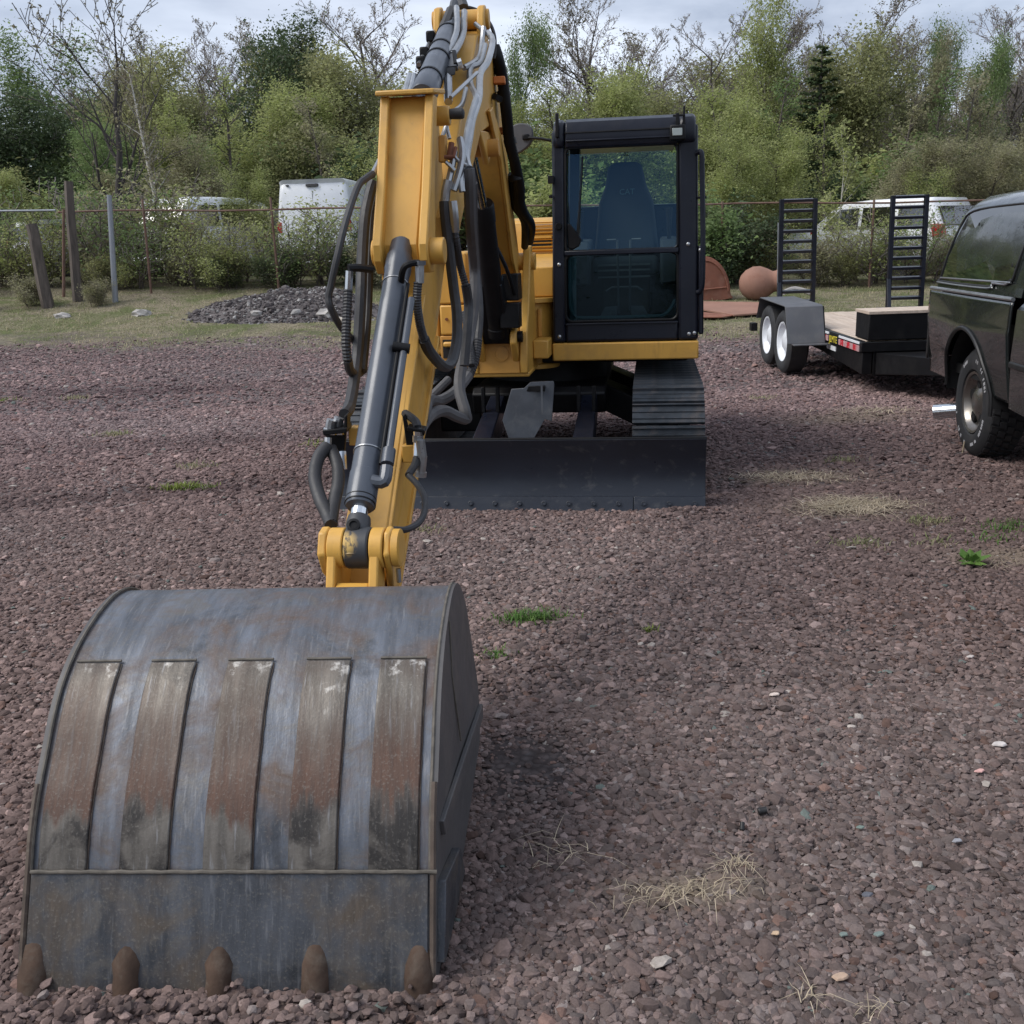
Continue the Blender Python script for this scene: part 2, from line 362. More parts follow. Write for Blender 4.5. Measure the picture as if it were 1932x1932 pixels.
# loose stones: one scatter of angular chips, each a random hull, thick near the camera and thinner with distance
rs = np.random.RandomState(3)
def scatter(n, y0, y1, smin, smax, marg=.75):
    y = np.sqrt(rs.uniform(y0 ** 2, y1 ** 2, n)); x = rs.uniform(-1, 1, n) * (y * .56 + marg)
    return x, y, np.exp(rs.normal(0, .33, n)).clip(.45, 2.3) * rs.uniform(smin, smax, n)
parts = [scatter(150000, 1.0, 3.4, .0054, .0097), scatter(165000, 3.2, 6.5, .0062, .0110), scatter(120000, 6.3, 11, .0088, .0145), scatter(60000, 10.5, 19, .013, .021)]
x = np.concatenate([p[0] for p in parts]); y = np.concatenate([p[1] for p in parts]); s = np.concatenate([p[2] for p in parts])
keep = (y + .17 * x + wob(x, y, 21, 1.5) * .8 + rs.normal(0, .8, len(x))) < 17.6
keep &= ~((x > -1.07) & (x < -.19) & (y > 1.98) & (y < 2.75))
bare = (np.exp(-((x - .02) / .28) ** 2 - ((y - 2.95) / .33) ** 2) > rs.uniform(.25, 1, len(x))); keep &= ~bare
x, y, s = x[keep], y[keep], s[keep]; n = len(x)
# a heap of bigger chips pushed up at the bucket lip
hx = rs.uniform(-1.22, -.1, 1500); hy = rs.normal(1.80, .055, 1500); hs_ = rs.uniform(.007, .0145, 1500)
x = np.concatenate([x, hx]); y = np.concatenate([y, hy]); s = np.concatenate([s, hs_]); n = len(x)
z = gz(x, y) + s * rs.uniform(-.25, .50, n)
z[-1500:] += np.abs(rs.normal(0, .014, 1500))
grey = np.clip(wob(x, y, 31, 1.3) * .7 - .05 + rs.normal(0, .18, n), 0, 1); val = np.exp(rs.normal(-.03, .27, n)) * (1 + .16 * wob(x, y, 33, .9))
base = np.array([.218, .157, .142]) * (1 - grey[:, None]) + np.array([.192, .166, .158]) * grey[:, None]
q = rs.uniform(0, 1, n); rd = wob(x, y, 35, 2.0)
base = np.where(((q < .035) | (rd + rs.normal(0, .4, n) > 1.5))[:, None], np.array([.185, .118, .098]), base)
base = base * (val * (.86 + .0 * y))[:, None]
base = base * (1 - .62 * np.clip(trk(x, y), 0, 1))[:, None]
far = sstep((y - 3.5) / 7)[:, None]; base = base * (1 + .24 * far) + np.array([.022, .012, .022]) * far  # nearer stones kept darker for crevice shade, farther ones paler and mauver
for px_, py_, rx_, ry_ in ((2.01, 5.95, .35, .22), (1.94, 6.8, .4, .2), (3.0, 9.0, .5, .3), (.42, 2.25, .16, .07), (2.5, 4.9, .3, .12)):
    k_ = np.exp(-((x - px_) / rx_) ** 2 - ((y - py_) / ry_) ** 2)[:, None] * .55; base = base * (1 - k_) + np.array([.30, .245, .18]) * k_
base = np.where((q > .9970)[:, None], np.array([.46, .41, .37]) * val[:, None] ** .4, base)
base = np.where(((q > .9945) & (q < .9970))[:, None], np.array([.165, .195, .178]), base)
base = np.where(((q > .978) & (q < .9945))[:, None], np.array([.30, .25, .235]), base)
base = np.clip(base, .012, .7)
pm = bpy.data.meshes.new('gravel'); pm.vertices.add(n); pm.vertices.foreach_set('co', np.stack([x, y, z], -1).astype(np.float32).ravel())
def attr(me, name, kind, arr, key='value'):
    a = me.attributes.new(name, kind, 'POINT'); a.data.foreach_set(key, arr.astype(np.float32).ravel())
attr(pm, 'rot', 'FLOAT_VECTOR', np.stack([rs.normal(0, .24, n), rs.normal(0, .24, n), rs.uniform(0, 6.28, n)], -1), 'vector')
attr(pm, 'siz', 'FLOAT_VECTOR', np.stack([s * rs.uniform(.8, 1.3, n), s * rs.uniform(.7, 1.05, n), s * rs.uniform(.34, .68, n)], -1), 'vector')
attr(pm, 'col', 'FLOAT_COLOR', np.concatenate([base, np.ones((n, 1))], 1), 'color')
m, t, b = newmat('stone chips')
at = nn(t, 'ShaderNodeAttribute', attribute_type='INSTANCER', attribute_name='col'); v = coords(t)
c = mixc(t, ramp(t, noise(t, v, 1.8, 5, .7), .3, .72), mixc(t, .45, at.outputs['Color'], (.016, .012, .011)), at.outputs['Color'])
t.links.new(c, b.inputs['Base Color']); b.inputs['Roughness'].default_value = .92; b.inputs['Specular IOR Level'].default_value = .12
stonemat = m
def stone_tree(name, mat, kinds=9):
    g = bpy.data.node_groups.new(name, 'GeometryNodeTree')
    g.interface.new_socket('Geometry', in_out='INPUT', socket_type='NodeSocketGeometry'); g.interface.new_socket('Geometry', in_out='OUTPUT', socket_type='NodeSocketGeometry')
    A = g.nodes.new; L = g.links.new; gi = A('NodeGroupInput'); go = A('NodeGroupOutput')
    gti = A('GeometryNodeGeometryToInstance')
    for k in range(kinds):
        ico = A('GeometryNodeMeshIcoSphere'); ico.inputs['Radius'].default_value = 1; ico.inputs['Subdivisions'].default_value = 2 if k % 3 else 1
        rv = A('FunctionNodeRandomValue'); rv.data_type = 'FLOAT_VECTOR'; rv.inputs[0].default_value = (-.34,) * 3; rv.inputs[1].default_value = (.34,) * 3; rv.inputs['Seed'].default_value = k * 7 + 1
        sp_ = A('GeometryNodeSetPosition'); ch = A('GeometryNodeConvexHull'); ss = A('GeometryNodeSetShadeSmooth'); ss.inputs['Shade Smooth'].default_value = False
        sm = A('GeometryNodeSetMaterial'); sm.inputs['Material'].default_value = mat
        L(ico.outputs['Mesh'], sp_.inputs[0]); L(rv.outputs[0], sp_.inputs['Offset']); L(sp_.outputs[0], ch.inputs[0]); L(ch.outputs[0], ss.inputs[0]); L(ss.outputs[0], sm.inputs[0]); L(sm.outputs[0], gti.inputs[0])
    iop = A('GeometryNodeInstanceOnPoints'); iop.inputs['Pick Instance'].default_value = True
    def na(nm, dt):
        q_ = A('GeometryNodeInputNamedAttribute'); q_.data_type = dt; q_.inputs['Name'].default_value = nm; return q_.outputs[0]
    er = A('FunctionNodeEulerToRotation'); L(na('rot', 'FLOAT_VECTOR'), er.inputs[0])
    L(gi.outputs[0], iop.inputs['Points']); L(gti.outputs[0], iop.inputs['Instance']); L(er.outputs[0], iop.inputs['Rotation']); L(na('siz', 'FLOAT_VECTOR'), iop.inputs['Scale'])
    L(iop.outputs[0], go.inputs[0]); return g
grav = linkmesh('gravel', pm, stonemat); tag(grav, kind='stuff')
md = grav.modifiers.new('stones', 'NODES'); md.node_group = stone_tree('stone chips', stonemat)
# ------------------------------------------------------------------ excavator
YW = R(8.0); cy_, sy_ = math.cos(YW), math.sin(YW)
def Mf(x, y, z): return (.04 + x * cy_ + y * sy_, 6.1 - x * sy_ + y * cy_, z)          # carbody frame: x across, y away from the camera
def Bf(t, Y, Z): return (-.02 - .089 * (6.9 - Y) + t * .996, Y - t * .089, Z)           # boom plane
def Sf(t, Y, Z): return (-.46 + .112 * (Y - 2.9) + t * .994, Y - t * .112, Z)           # stick plane
def Kf(t, Y, Z): return (-.674 + .055 * (Y - 1.927) + t * .9985, Y - t * .055, Z)       # bucket frame
def pw(*uvY): return [P(*q) for q in uvY]
exc = thing('excavator', 'yellow tracked excavator with black cab, its arm reaching toward the camera', 'excavator', Mf(0, 1.7, 0))

# undercarriage ---------------------------------------------------
RI, ZI, Y0, Y1 = .300, .335, .66, 2.80
def loop_pt(s):
    Ls = Y1 - Y0; Lc = math.pi * (RI + .012); s %= 2 * Ls + 2 * Lc; r = RI + .012
    if s < Ls: return Y0 + s, ZI + r, 0.
    s -= Ls
    if s < Lc: a = s / r; return Y1 + r * math.sin(a), ZI + r * math.cos(a), -a
    s -= Lc
    if s < Ls: return Y1 - s, ZI - r, -math.pi
    s -= Ls; a = s / r; return Y0 - r * math.sin(a), ZI - r * math.cos(a), -math.pi - a
NSH = 44; LT = 2 * (Y1 - Y0) + 2 * math.pi * (RI + .012)
shoe_me = None
for side in (-1, 1):
    xc = side * .915
    mb = MB(Mf); lo = []
    for dx in (-.10, .10):
        mb2 = []
        for k in range(60):
            yy, zz, a = loop_pt(LT * k / 60); mb2.append((yy, ZI + (zz - ZI) * .9 if True else zz))
        mb.prism(mb2, xc + dx - .035, xc + dx + .035)
    tr = mb.build('track', M['track'], exc)
    f = MB(Mf).prism([(Y0, ZI - .15), (Y1, ZI - .15), (Y1 + .1, ZI), (Y1, ZI + .13), (Y0, ZI + .13), (Y0 - .1, ZI)], xc - .13, xc + .13).build('track_frame', M['black'], exc, bev=.01)
    for yy, nm in ((Y0, 'idler_wheel'), (Y1, 'drive_sprocket')):
        MB(None).cyl(Mf(xc - .06, yy, ZI), Mf(xc + .06, yy, ZI), .27, n=28).build(nm, M['black'], f)
    for k in range(NSH):
        yy, zz, a = loop_pt(LT * k / NSH)
        if shoe_me is None:
            sb = MB(); pch = LT / NSH
            prof = [(-pch * .49, 0), (pch * .47, 0), (pch * .47, .026)]
            for q in (.36, .05, -.28): prof += [(pch * (q + .05), .026), (pch * (q + .02), .026 + (.018 if q > .3 else .007)), (pch * (q - .02), .026 + (.018 if q > .3 else .007)), (pch * (q - .05), .026)]
            prof += [(-pch * .49, .026)]
            sb.prism(prof, -.225, .225)
            o = sb.build('track_shoe', M['track'], None, org=(0, 0, 0)); shoe = o; shoe_me = o.data; first = True
        else:
            o = shoe.copy(); COL.objects.link(o)
        o.parent = tr; p = Vector(Mf(xc, yy, zz)) - ORG[exc.name]; o.location = p
        o.rotation_euler = (a, 0, -YW) if False else (0, 0, 0)
        o.rotation_euler = (Matrix.Rotation(-YW, 3, 'Z') @ Matrix.Rotation(a, 3, 'X')).to_euler()
MB(Mf).prism([(.95, .46), (2.5, .46), (2.5, .64), (.95, .64), (.90, .60)], -.42, .50).box(-.70, -.40, 1.15, 1.5, .30, .58).box(-.70, -.40, 2.0, 2.35, .30, .58).build('carbody', M['black'], exc, bev=.012)
for yy in (1.15, 2.05): MB(Mf).hexa([(.48, yy, .44), (.80, yy - .1, .30), (.80, yy + .3, .30), (.48, yy + .35, .44), (.48, yy, .63), (.80, yy - .1, .50), (.80, yy + .3, .50), (.48, yy + .35, .63)]).build('track_leg', M['black'], exc, bev=.01)
MB().cyl(Mf(0.05, 1.7, .63), Mf(0.05, 1.7, .80), .46, n=48).build('slew_ring', M['black'], exc)
# dozer blade
bprof = [(.005, -.03), (.055, .07), (.088, .16), (.092, .25), (.070, .34), (.02, .445)]
bp = [(a, b) for a, b in bprof] + [(a + .028, b) for a, b in reversed(bprof)]
bl = MB(Mf).prism(bp, -1.145, 1.135).build('dozer_blade', M['blade'], exc, bev=.004)
MB(Mf).prism([(-.012, -.03), (.040, .088), (.052, .088), (.004, -.03)], -1.143, .70).build('cutting_edge', M['blade'], bl, bev=.002)
MB(Mf).prism([(-.012, -.03), (.040, .088), (.052, .088), (.004, -.03)], .706, 1.133).build('cutting_edge', M['blade'], bl, bev=.002)
for xa, xb in ((1.10, 1.128), (-1.14, -1.112)): MB(Mf).prism([(.10, -.02), (.30, .0), (.25, .40), (.045, .44), (.098, .26)], xa, xb).build('end_plate', M['black'], bl, bev=.004)
MB().tube([Mf(-1.145, .034, .445), Mf(1.135, .034, .445)], .012, 10).build('top_pipe', M['black'], bl)
bolt = None
for k in range(15):
    x_ = -1.06 + k * .152
    p = Vector(Mf(x_, .012, .052)); ax = Vector(Mf(x_, -1, .052 + .42)) - Vector(Mf(x_, 0, .052))
    if bolt is None: bolt = MB().lathe([(-.012, .015), (.004, .015), (.005, .010), (.002, .008)], p, ax, 14).build('bolt', M['blade'], bl); b0 = p
    else: share(bolt, bl, p - b0)
for x0_, x1_ in ((-.305, -.18), (.325, .455)):
    MB(Mf).hexa([(x0_, .11, .20), (x1_, .11, .20), (x1_ - .012, .95, .44), (x0_ + .012, .95, .44), (x0_, .10, .41), (x1_, .10, .41), (x1_ - .012, .95, .60), (x0_ + .012, .95, .60)]).build('blade_arm', M['navy'], exc, bev=.008)
    for xx in (x0_ + .012, x1_ - .018): MB(Mf).box(xx - .012, xx + .012, .60, .64, .52, .69).build('blade_arm_lug', M['black'], exc, bev=.004)
gpl = [(-.06, .718), (.02, .722), (.061, .759), (.199, .757), (.205, .74), (.186, .507), (.142, .521), (.072, .400), (-.08, .400), (-.121, .524)]
mb = MB(Mf); nG = len(gpl); gy = lambda x_, z_: .30 + (.757 - z_) * -.10 + (.05 if x_ > .13 else 0)
mb.add([(a, gy(a, z_), z_) for a, z_ in gpl] + [(a, gy(a, z_) + .014, z_) for a, z_ in gpl], [tuple(range(nG)), tuple(range(2 * nG - 1, nG - 1, -1))] + [(i, (i + 1) % nG, nG + (i + 1) % nG, nG + i) for i in range(nG)])
g_ = mb.build('guard_plate', M['guard'], exc, bev=.002)
MB(Mf).prism([(.262, .56), (.262, .745), (.272, .745), (.272, .56)], .128, .140).build('stiffener', M['guard'], g_)
MB(Mf).box(.03, .15, .30, .56, .70, .735).build('guard_bracket', M['black'], g_, bev=.004)

# house -----------------------------------------------------------
MB(Mf).box(-.96, 1.05, .98, 2.9, .80, .86).build('house_deck', M['black'], exc, bev=.01)
lb = MB(Mf).box(-.72, -.42, 1.00, 2.75, .86, 1.56).build('side_box', M['yellow'], exc, bev=.03, seg=3)
MB(Mf).box(-.628, -.432, .955, 1.00, 1.216, 1.552).build('upper_panel', M['yellow'], lb, bev=.012)
lp = MB(Mf).box(-.628, -.432, .955, 1.00, 1.007, 1.209).build('lower_panel', M['yellow'], lb, bev=.012)
MB().cyl(Mf(-.582, .957, 1.115), Mf(-.582, .945, 1.115), .010, n=12).build('panel_bolt', M['brown'], lp)
MB(Mf).box(-.635, -.43, .96, 1.0, .80, 1.0).build('latch_recess', M['yellow_dull'], lb, bev=.006)
MB(Mf).box(-.618, -.44, .955, .962, .85, .975).build('recess_shadow_gap', M['dark'], lb)
MB(Mf).box(-.612, -.50, .93, .955, .925, .962).build('handle', M['yellow'], lb, bev=.012)
MB(Mf).box(-.715, -.640, .972, 1.0, .95, 1.40).build('corner_panel', M['yellow_dull'], lb, bev=.012)
MB(Mf).box(-.96, -.725, 1.25, 2.8, .86, 1.40).build('rear_side_box', M['yellow'], exc, bev=.03)
MB(Mf).prism([(.98, .775), (2.9, .775), (2.9, .86), (1.02, .86)], -.72, .0).build('front_sill', M['yellow'], exc, bev=.008)
pf = MB(Mf).prism([(1.02, 1.245), (1.02, 1.440), (2.32, 1.520), (2.32, 1.245)], -.40, .150).build('valve_cover', M['yellow'], exc, bev=.008)
hd = MB(Mf).prism([(2.30, .9), (2.30, 1.66), (2.36, 1.775), (2.46, 1.80), (3.15, 1.80), (3.3, 1.65), (3.3, .9)], -.55, .62).build('engine_hood', M['yellow'], exc, bev=.02)
lv = None
for k in range(9):
    z_ = 1.545 + k * .026 - (.004 if k < 2 else 0)
    if lv is None: lv = MB(Mf).hexa([(-.20, 2.285, z_), (.13, 2.285, z_), (.13, 2.31, z_ + .012), (-.20, 2.31, z_ + .012), (-.20, 2.275, z_ + .008), (.13, 2.275, z_ + .008), (.13, 2.31, z_ + .019), (-.20, 2.31, z_ + .019)]).build('louvre', M['yellow'], hd); z0_ = z_
    else: share(lv, hd, (0, 0, z_ - z0_))
MB(Mf).box(-.20, .02, 2.285, 2.296, 1.58, 1.63).build('hood_slot', M['dark'], hd)
MB(Mf).box(-.20, .03, 2.268, 2.30, 1.636, 1.652).build('hood_bar', M['yellow'], hd, bev=.004)
MB(Mf).prism([(2.55, .86), (2.55, 1.5), (3.2, 1.5), (3.35, 1.3), (3.35, .86)], -.95, 1.08).build('counterweight', M['yellow'], exc, bev=.05, seg=3)
cm = MB().lathe([(0, .205), (.03, .205), (.034, .17), (.44, .17), (.444, .215), (.475, .215)], Mf(-.03, 1.12, .765), (0, 0, 1), 40).build('swing_post', M['yellow'], exc, bev=.003)
MB(Mf).box(.045, .075, .945, .96, .98, 1.17).build('post_slot', M['yellow_dull'], cm, bev=.012)
# swing bracket carrying the boom
br = MB(Mf)
br.prism([(.42, .80), (.40, .90), (.43, 1.06), (.55, 1.18), (.70, 1.50), (.74, 1.58), (.82, 1.585), (.87, 1.50), (.92, 1.2), (1.0, 1.0), (1.0, .80)], -.015, .035)
br.prism([(.42, .80), (.40, .90), (.43, 1.06), (.55, 1.18), (.70, 1.50), (.74, 1.58), (.82, 1.585), (.87, 1.50), (.92, 1.2), (1.0, 1.0), (1.0, .80)], -.335, -.285)
swb = br.build('swing_bracket', M['yellow'], exc, bev=.008)
MB(Mf).prism([(.425, .80), (.425, 1.02), (.46, 1.02), (.46, .80)], -.282, -.018).build('front_plate', M['yellow_dull'], swb, bev=.005)
MB().lathe([(0, .048), (.012, .048), (.013, .040), (.006, .040)], Mf(-.135, .428, .925), Vector(Mf(0, -1, 0)) - Vector(Mf(0, 0, 0)), 28).build('drain_hole', M['yellow_dull'], swb)
MB(Mf).box(-.335, .04, .44, .95, .775, .805).box(.036, .14, .70, .98, .86, .98).build('bracket_base', M['yellow'], swb, bev=.01)
for xa, xb in ((-.275, -.235), (-.062, -.022)):
    MB(Mf).prism([(.30, 1.00), (.32, 1.07), (.38, 1.10), (.46, 1.08), (.52, .93), (.44, .86)], xa, xb).build('cylinder_lug', M['yellow'], swb, bev=.01)
MB().cyl(Mf(-.29, .38, 1.035), Mf(.01, .38, 1.035), .035, n=20).build('cylinder_pin', M['black'], swb)
MB().cyl(Mf(-.35, .77, 1.485), Mf(.06, .77, 1.485), .055, n=24).build('foot_pin', M['yellow'], swb)
# boom ------------------------------------------------------------
bm_ = MB(Bf)
bpf = [(6.98, 1.40), (7.00, 1.50), (6.92, 1.58), (6.45, 2.08), (5.95, 2.47), (5.55, 2.58), (5.30, 2.585), (5.10, 2.52), (4.62, 2.12), (4.26, 1.78), (4.14, 1.70), (4.10, 1.60), (4.18, 1.53), (4.30, 1.52), (4.70, 1.83), (5.10, 2.10), (5.45, 2.17), (5.80, 2.06), (6.45, 1.52), (6.78, 1.385)]
def Bn(t, Y, Z):
    k = max(0, min(1, (Y - 4.2) / 1.1)); return Bf(t * (.70 + .30 * k) - .032 * (1 - k), Y, Z)
bm_.T = Bn; boom = bm_.prism(bpf, -.105, .105).build('boom', M['yellow'], exc, bev=.008)
for t0, t1 in ((-.122, -.106), (.106, .122)):
    MB(Bf).prism([(6.95, 1.385), (6.98, 1.46), (6.60, 1.76), (5.85, 2.17), (5.45, 2.255), (5.3, 2.22), (5.45, 2.15), (5.82, 2.04), (6.45, 1.50), (6.78, 1.365)], t0, t1).build('lower_flange', M['yellow'], boom, bev=.004)
for t0, t1 in ((-.12, -.085), (.085, .12)):
    MB(Bf).prism([(5.42, 2.56), (5.36, 2.655), (5.29, 2.69), (5.22, 2.67), (5.18, 2.62), (5.16, 2.50)], t0, t1).build('cylinder_ear', M['yellow'], boom, bev=.008)
    MB(Bf).prism([(5.55, 2.15), (5.50, 2.02), (5.40, 1.98), (5.30, 2.02), (5.05, 2.11)], t0 * .8, t1 * .8).build('boom_cylinder_ear', M['yellow'], boom, bev=.008)
MB().cyl(Bf(-.135, 5.28, 2.625), Bf(.135, 5.28, 2.625), .045, n=26).build('knee_pin', M['yellow'], boom, bev=.004)
MB().cyl(Bf(-.13, 5.40, 2.06), Bf(.15, 5.40, 2.06), .042, n=22).build('cross_pin', M['yellow_dull'], boom, bev=.003)
MB().cyl(Bf(-.20, 4.22, 1.63), Bf(.062, 4.22, 1.63), .085, n=30).build('stick_pivot', M['yellow'], boom, bev=.006)
for Y_, Z_ in ((5.72, 2.40), (5.98, 2.18), (6.35, 1.90)):
    MB(Bf).box(.105, .165, Y_ - .03, Y_ + .03, Z_, Z_ + .035).build('pipe_clamp', M['orange'], boom, bev=.004)
# boom cylinder
def ram(name, a, b, c, rb, rr, mat, rod=M['chrome'], parent=exc, n=28):
    a, b, c = Vector(a), Vector(b), Vector(c); d = (b - a).normalized(); L = (b - a).length
    body = MB().lathe([(0, rb * .82), (.03, rb * .82), (.035, rb * 1.07), (.10, rb * 1.07), (.105, rb), (L - .12, rb), (L - .118, rb * 1.06), (L - .012, rb * 1.06), (L, rb * .95), (L + .001, rr * 1.1)], a, d, n).build(name, mat, parent)
    MB().cyl(b - d * .05, c, rr, n=20).build('rod', rod, body)
    return body
bc = ram('boom_cylinder', Mf(-.145, .38, 1.03), Mf(-.125, -.18, 1.82), Bf(0, 5.40, 2.06), .062, .033, M['black'])
MB(Mf).hexa([(-.235, .36, .99), (-.065, .36, .99), (-.065, .46, 1.06), (-.235, .46, 1.06), (-.225, .10, 1.36), (-.075, .10, 1.36), (-.075, .20, 1.42), (-.225, .20, 1.42)]).build('cylinder_base_block', M['black'], bc, bev=.01)
MB(Mf).box(-.105, .012, .22, .36, 1.10, 1.25).build('holding_valve', M['black'], bc, bev=.006)
MB(Mf).box(-.10, .0, .30, .50, 1.26, 1.42).build('valve_block', M['black'], bc, bev=.006)
MB().tube([Mf(-.12, .1, 1.63), Mf(-.05, .16, 1.46), Mf(-.02, .28, 1.30)], .012, 8, smooth=5).build('valve_pipe', M['black'], bc)
# stick -----------------------------------------------------------
def spt(s, n_): return (3.12 + .663 * s - .749 * n_, .42 + .749 * s + .663 * n_)
stp = [spt(-.28, -.03), spt(-.24, .07), spt(.10, .105), spt(.9, .125), spt(1.22, .135), (3.80, 1.60), (3.90, 1.80), (4.06, 2.13), (4.24, 2.155), (4.31, 2.06), (4.36, 1.75), (4.335, 1.56), (4.24, 1.47), spt(1.30, -.125), spt(.7, -.105), spt(-.2, -.085)]
def Sn(t, Y, Z): return Sf(t - .062 * max(0, (4.0 - Y) / .95), Y, Z)    # the lower stick sits a little off the head's middle
stick = MB(Sn).prism(stp, -.078, .066).build('stick', M['yellow'], exc, bev=.006)
# head of the stick: two proud cheeks, a plate on top, bosses for the bucket cylinder
for s_ in (-1, 1):
    a, b_ = (.066, .100) if s_ > 0 else (-.100, -.066)
    MB(Sf).prism([(3.79, 1.50), (3.745, 1.545), (3.74, 1.60), (3.775, 1.66), (3.86, 1.80), (4.02, 2.13), (4.10, 2.13), (3.95, 1.80), (3.90, 1.56), (3.86, 1.50)], a, b_).build('cheek_plate', M['yellow'], stick, bev=.006)
    MB().cyl(Sf(s_ * .098, 3.81, 1.575), Sf(s_ * .150 if s_ > 0 else s_ * .112, 3.81, 1.575), .047, n=26).build('cylinder_boss', M['yellow'], stick, bev=.004)
MB(Sf).prism([(3.99, 2.128), (3.99, 2.146), (4.24, 2.178), (4.25, 2.160)], -.112, .106).build('head_plate', M['yellow'], stick, bev=.005)
MB().cyl(Sf(-.11, 4.20, 2.075), Sf(.128, 4.20, 2.075), .036, n=26).build('head_boss', M['yellow'], stick, bev=.004)
MB().lathe([(0, .015), (.0, .019), (.03, .021), (.048, .021), (.054, .016), (.058, .0)], Sf(.128, 4.20, 2.08), Vector(Sf(1, 4.22, 2.09)) - Vector(Sf(0, 4.22, 2.07)), 18).build('pin_cap', M['rubber'], stick)
MB(Sf).prism([(4.12, 1.90), (4.16, 1.90), (4.18, 2.0), (4.14, 2.0)], .088, .118).build('side_bracket', M['yellow_dull'], stick, bev=.006)
for n_ in (1, -1):
    MB(Sn).prism([spt(-.2, .088 if n_ > 0 else -.092), spt(1.22, n_ * .136), spt(1.22, n_ * .116), spt(-.2, .072 if n_ > 0 else -.074)], .056, .078).build('web_flange', M['yellow'], stick, bev=.004)
MB().lathe([(-.20, .055), (-.10, .055), (-.099, .074), (.060, .074), (.061, .055), (.075, .055)], Sn(0, 3.12, .42), (.994, -.112, 0), 28).build('stick_end_boss', M['yellow'], stick)
MB(Sn).box(.078, .12, 3.40, 3.47, .885, .945).build('coupler_bracket_stub', M['yellow'], stick, bev=.004)
MB(Sf).box(-.135, -.085, 3.38, 3.45, .95, 1.01).build('coupler_bracket_stub', M['yellow'], stick, bev=.004)
# stick cylinder on the boom
sc_ = ram('stick_cylinder', Bf(-.03, 5.22, 2.60), Bf(-.055, 4.36, 2.17), Sf(-.02, 4.22, 2.07), .052, .028, M['cylgrey'])
for q in (.18, .42, .55, .80):
    c0 = Vector(Bf(-.03, 5.22, 2.60)).lerp(Vector(Bf(-.055, 4.36, 2.17)), q); dd = (Vector(Bf(-.055, 4.36, 2.17)) - Vector(Bf(-.03, 5.22, 2.60))).normalized()
    MB().cyl(c0 - dd * .007, c0 + dd * .007, .0555, n=26).build('hose_strap', M['black'], sc_)
    if q < .6: MB(Bf).box(-.135, -.095, 5.22 - .86 * q - .03, 5.22 - .86 * q + .02, 2.60 - .43 * q - .03, 2.60 - .43 * q + .02).build('strap_clip', M['black'], sc_, bev=.008)
# bucket cylinder, linkage
CA, CB, RP = Vector(Sf(-.010, 3.80, 1.575)), Vector(Sf(-.010, 3.00, .835)), Vector(Sf(-.010, 2.905, .735))
bk = ram('bucket_cylinder', CA, CB, RP, .0445, .0265, M['cylgrey'], n=36)
dC = (CB - CA).normalized()
MB().lathe([(-.05, .030), (-.035, .041), (.06, .041), (.13, .044)], CA, dC, 28).build('base_eye', M['cylgrey'], bk)
for f_ in (.15, .815, .975, .99): MB().cyl(CA.lerp(CB, f_), CA.lerp(CB, f_) + dC * .004, .0476, n=36).build('weld_ring', M['zinc' if f_ < .9 else 'black'], bk)
def par(off, f0, f1, r, nm, mat):
    o_ = Vector(off); return MB().cyl(CA.lerp(CB, f0) + o_, CA.lerp(CB, f1) + o_, r, n=12).build(nm, mat, bk)
par((.072, -.01, .035), .26, .86, .0125, 'feed_pipe', M['cylgrey']); par((.053, -.005, .04), .20, .90, .007, 'thin_pipe', M['black'])
par((.072, -.01, .035), .845, .895, .021, 'pipe_nut', M['cylgrey']); q0 = CA.lerp(CB, .90)
MB().tube([q0 + Vector((.072, -.012, .032)), q0 + Vector((.066, -.02, .014)) + dC * .03, q0 + Vector((.03, -.012, .02)) + dC * .035], .020, 10, smooth=4).build('pipe_elbow', M['cylgrey'], bk)
MB().cyl(CA.lerp(CB, .46) + Vector((.035, -.02, .04)), CA.lerp(CB, .46) + Vector((.09, -.02, .03)), .017, n=12).build('pipe_clip', M['black'], bk)
# rod eye with the paint worn to patches
m, t, b = newmat('rod eye with worn yellow patch'); v = coords(t)
ppos = nn(t, 'ShaderNodeVectorMath', operation='DISTANCE'); tcn = nn(t, 'ShaderNodeTexCoord'); t.links.new(tcn.outputs['Object'], ppos.inputs[0]); ppos.inputs[1].default_value = Vector(P(650, 1026, 2.86)) - ORG[exc.name]
k1 = mth(t, 'MULTIPLY', ramp(t, noise(t, coords(t, (60, 20, 20)), 1.5, 5, .7), .40, .50), ramp(t, ppos.outputs['Value'], .045, .022))
t.links.new(mixc(t, k1, (.038, .040, .045), (.55, .36, .11)), b.inputs['Base Color']); b.inputs['Roughness'].default_value = .5
rod_eye = MB().cyl(Vector(Sf(-.030, 2.905, .735)), Vector(Sf(.043, 2.905, .735)), .062, n=30).build('rod_eye', m, bk, bev=.006)
MB().lathe([(0, .034), (.02, .037), (.10, .037), (.145, .036)], CB + dC * .040 + Vector((.004, 0, 0)), dC, 24).build('rod_eye_neck', m, bk)
MB().lathe([(0, .020), (.008, .020), (.009, .012), (.004, .012)], CB + dC * .085 + Vector((0, -.036, .026)), Vector((0, -.8, .6)), 18).build('eye_plug', M['black'], bk)
lk = MB()
for a_, b_ in ((-.079, -.033), (.046, .086)): lk.cyl(Sf(a_, 2.905, .735), Sf(b_, 2.905, .735), .060, n=30)
link = lk.build('bucket_link', M['yellow'], exc, bev=.004)
lw = MB(Sf)
for a_, b_ in ((-.079, -.052), (.047, .076)): lw.prism([(2.850, .735), (2.865, .765), (2.93, .735), (2.87, .45), (2.78, .42), (2.745, .47)], a_, b_)
lw.prism([(2.798, .600), (2.792, .635), (2.84, .65), (2.85, .60)], -.052, .047); lw.prism([(2.80, .44), (2.812, .61), (2.83, .61), (2.82, .44)], -.052, .047)
lw.build('link_arm', M['yellow'], link, bev=.006)
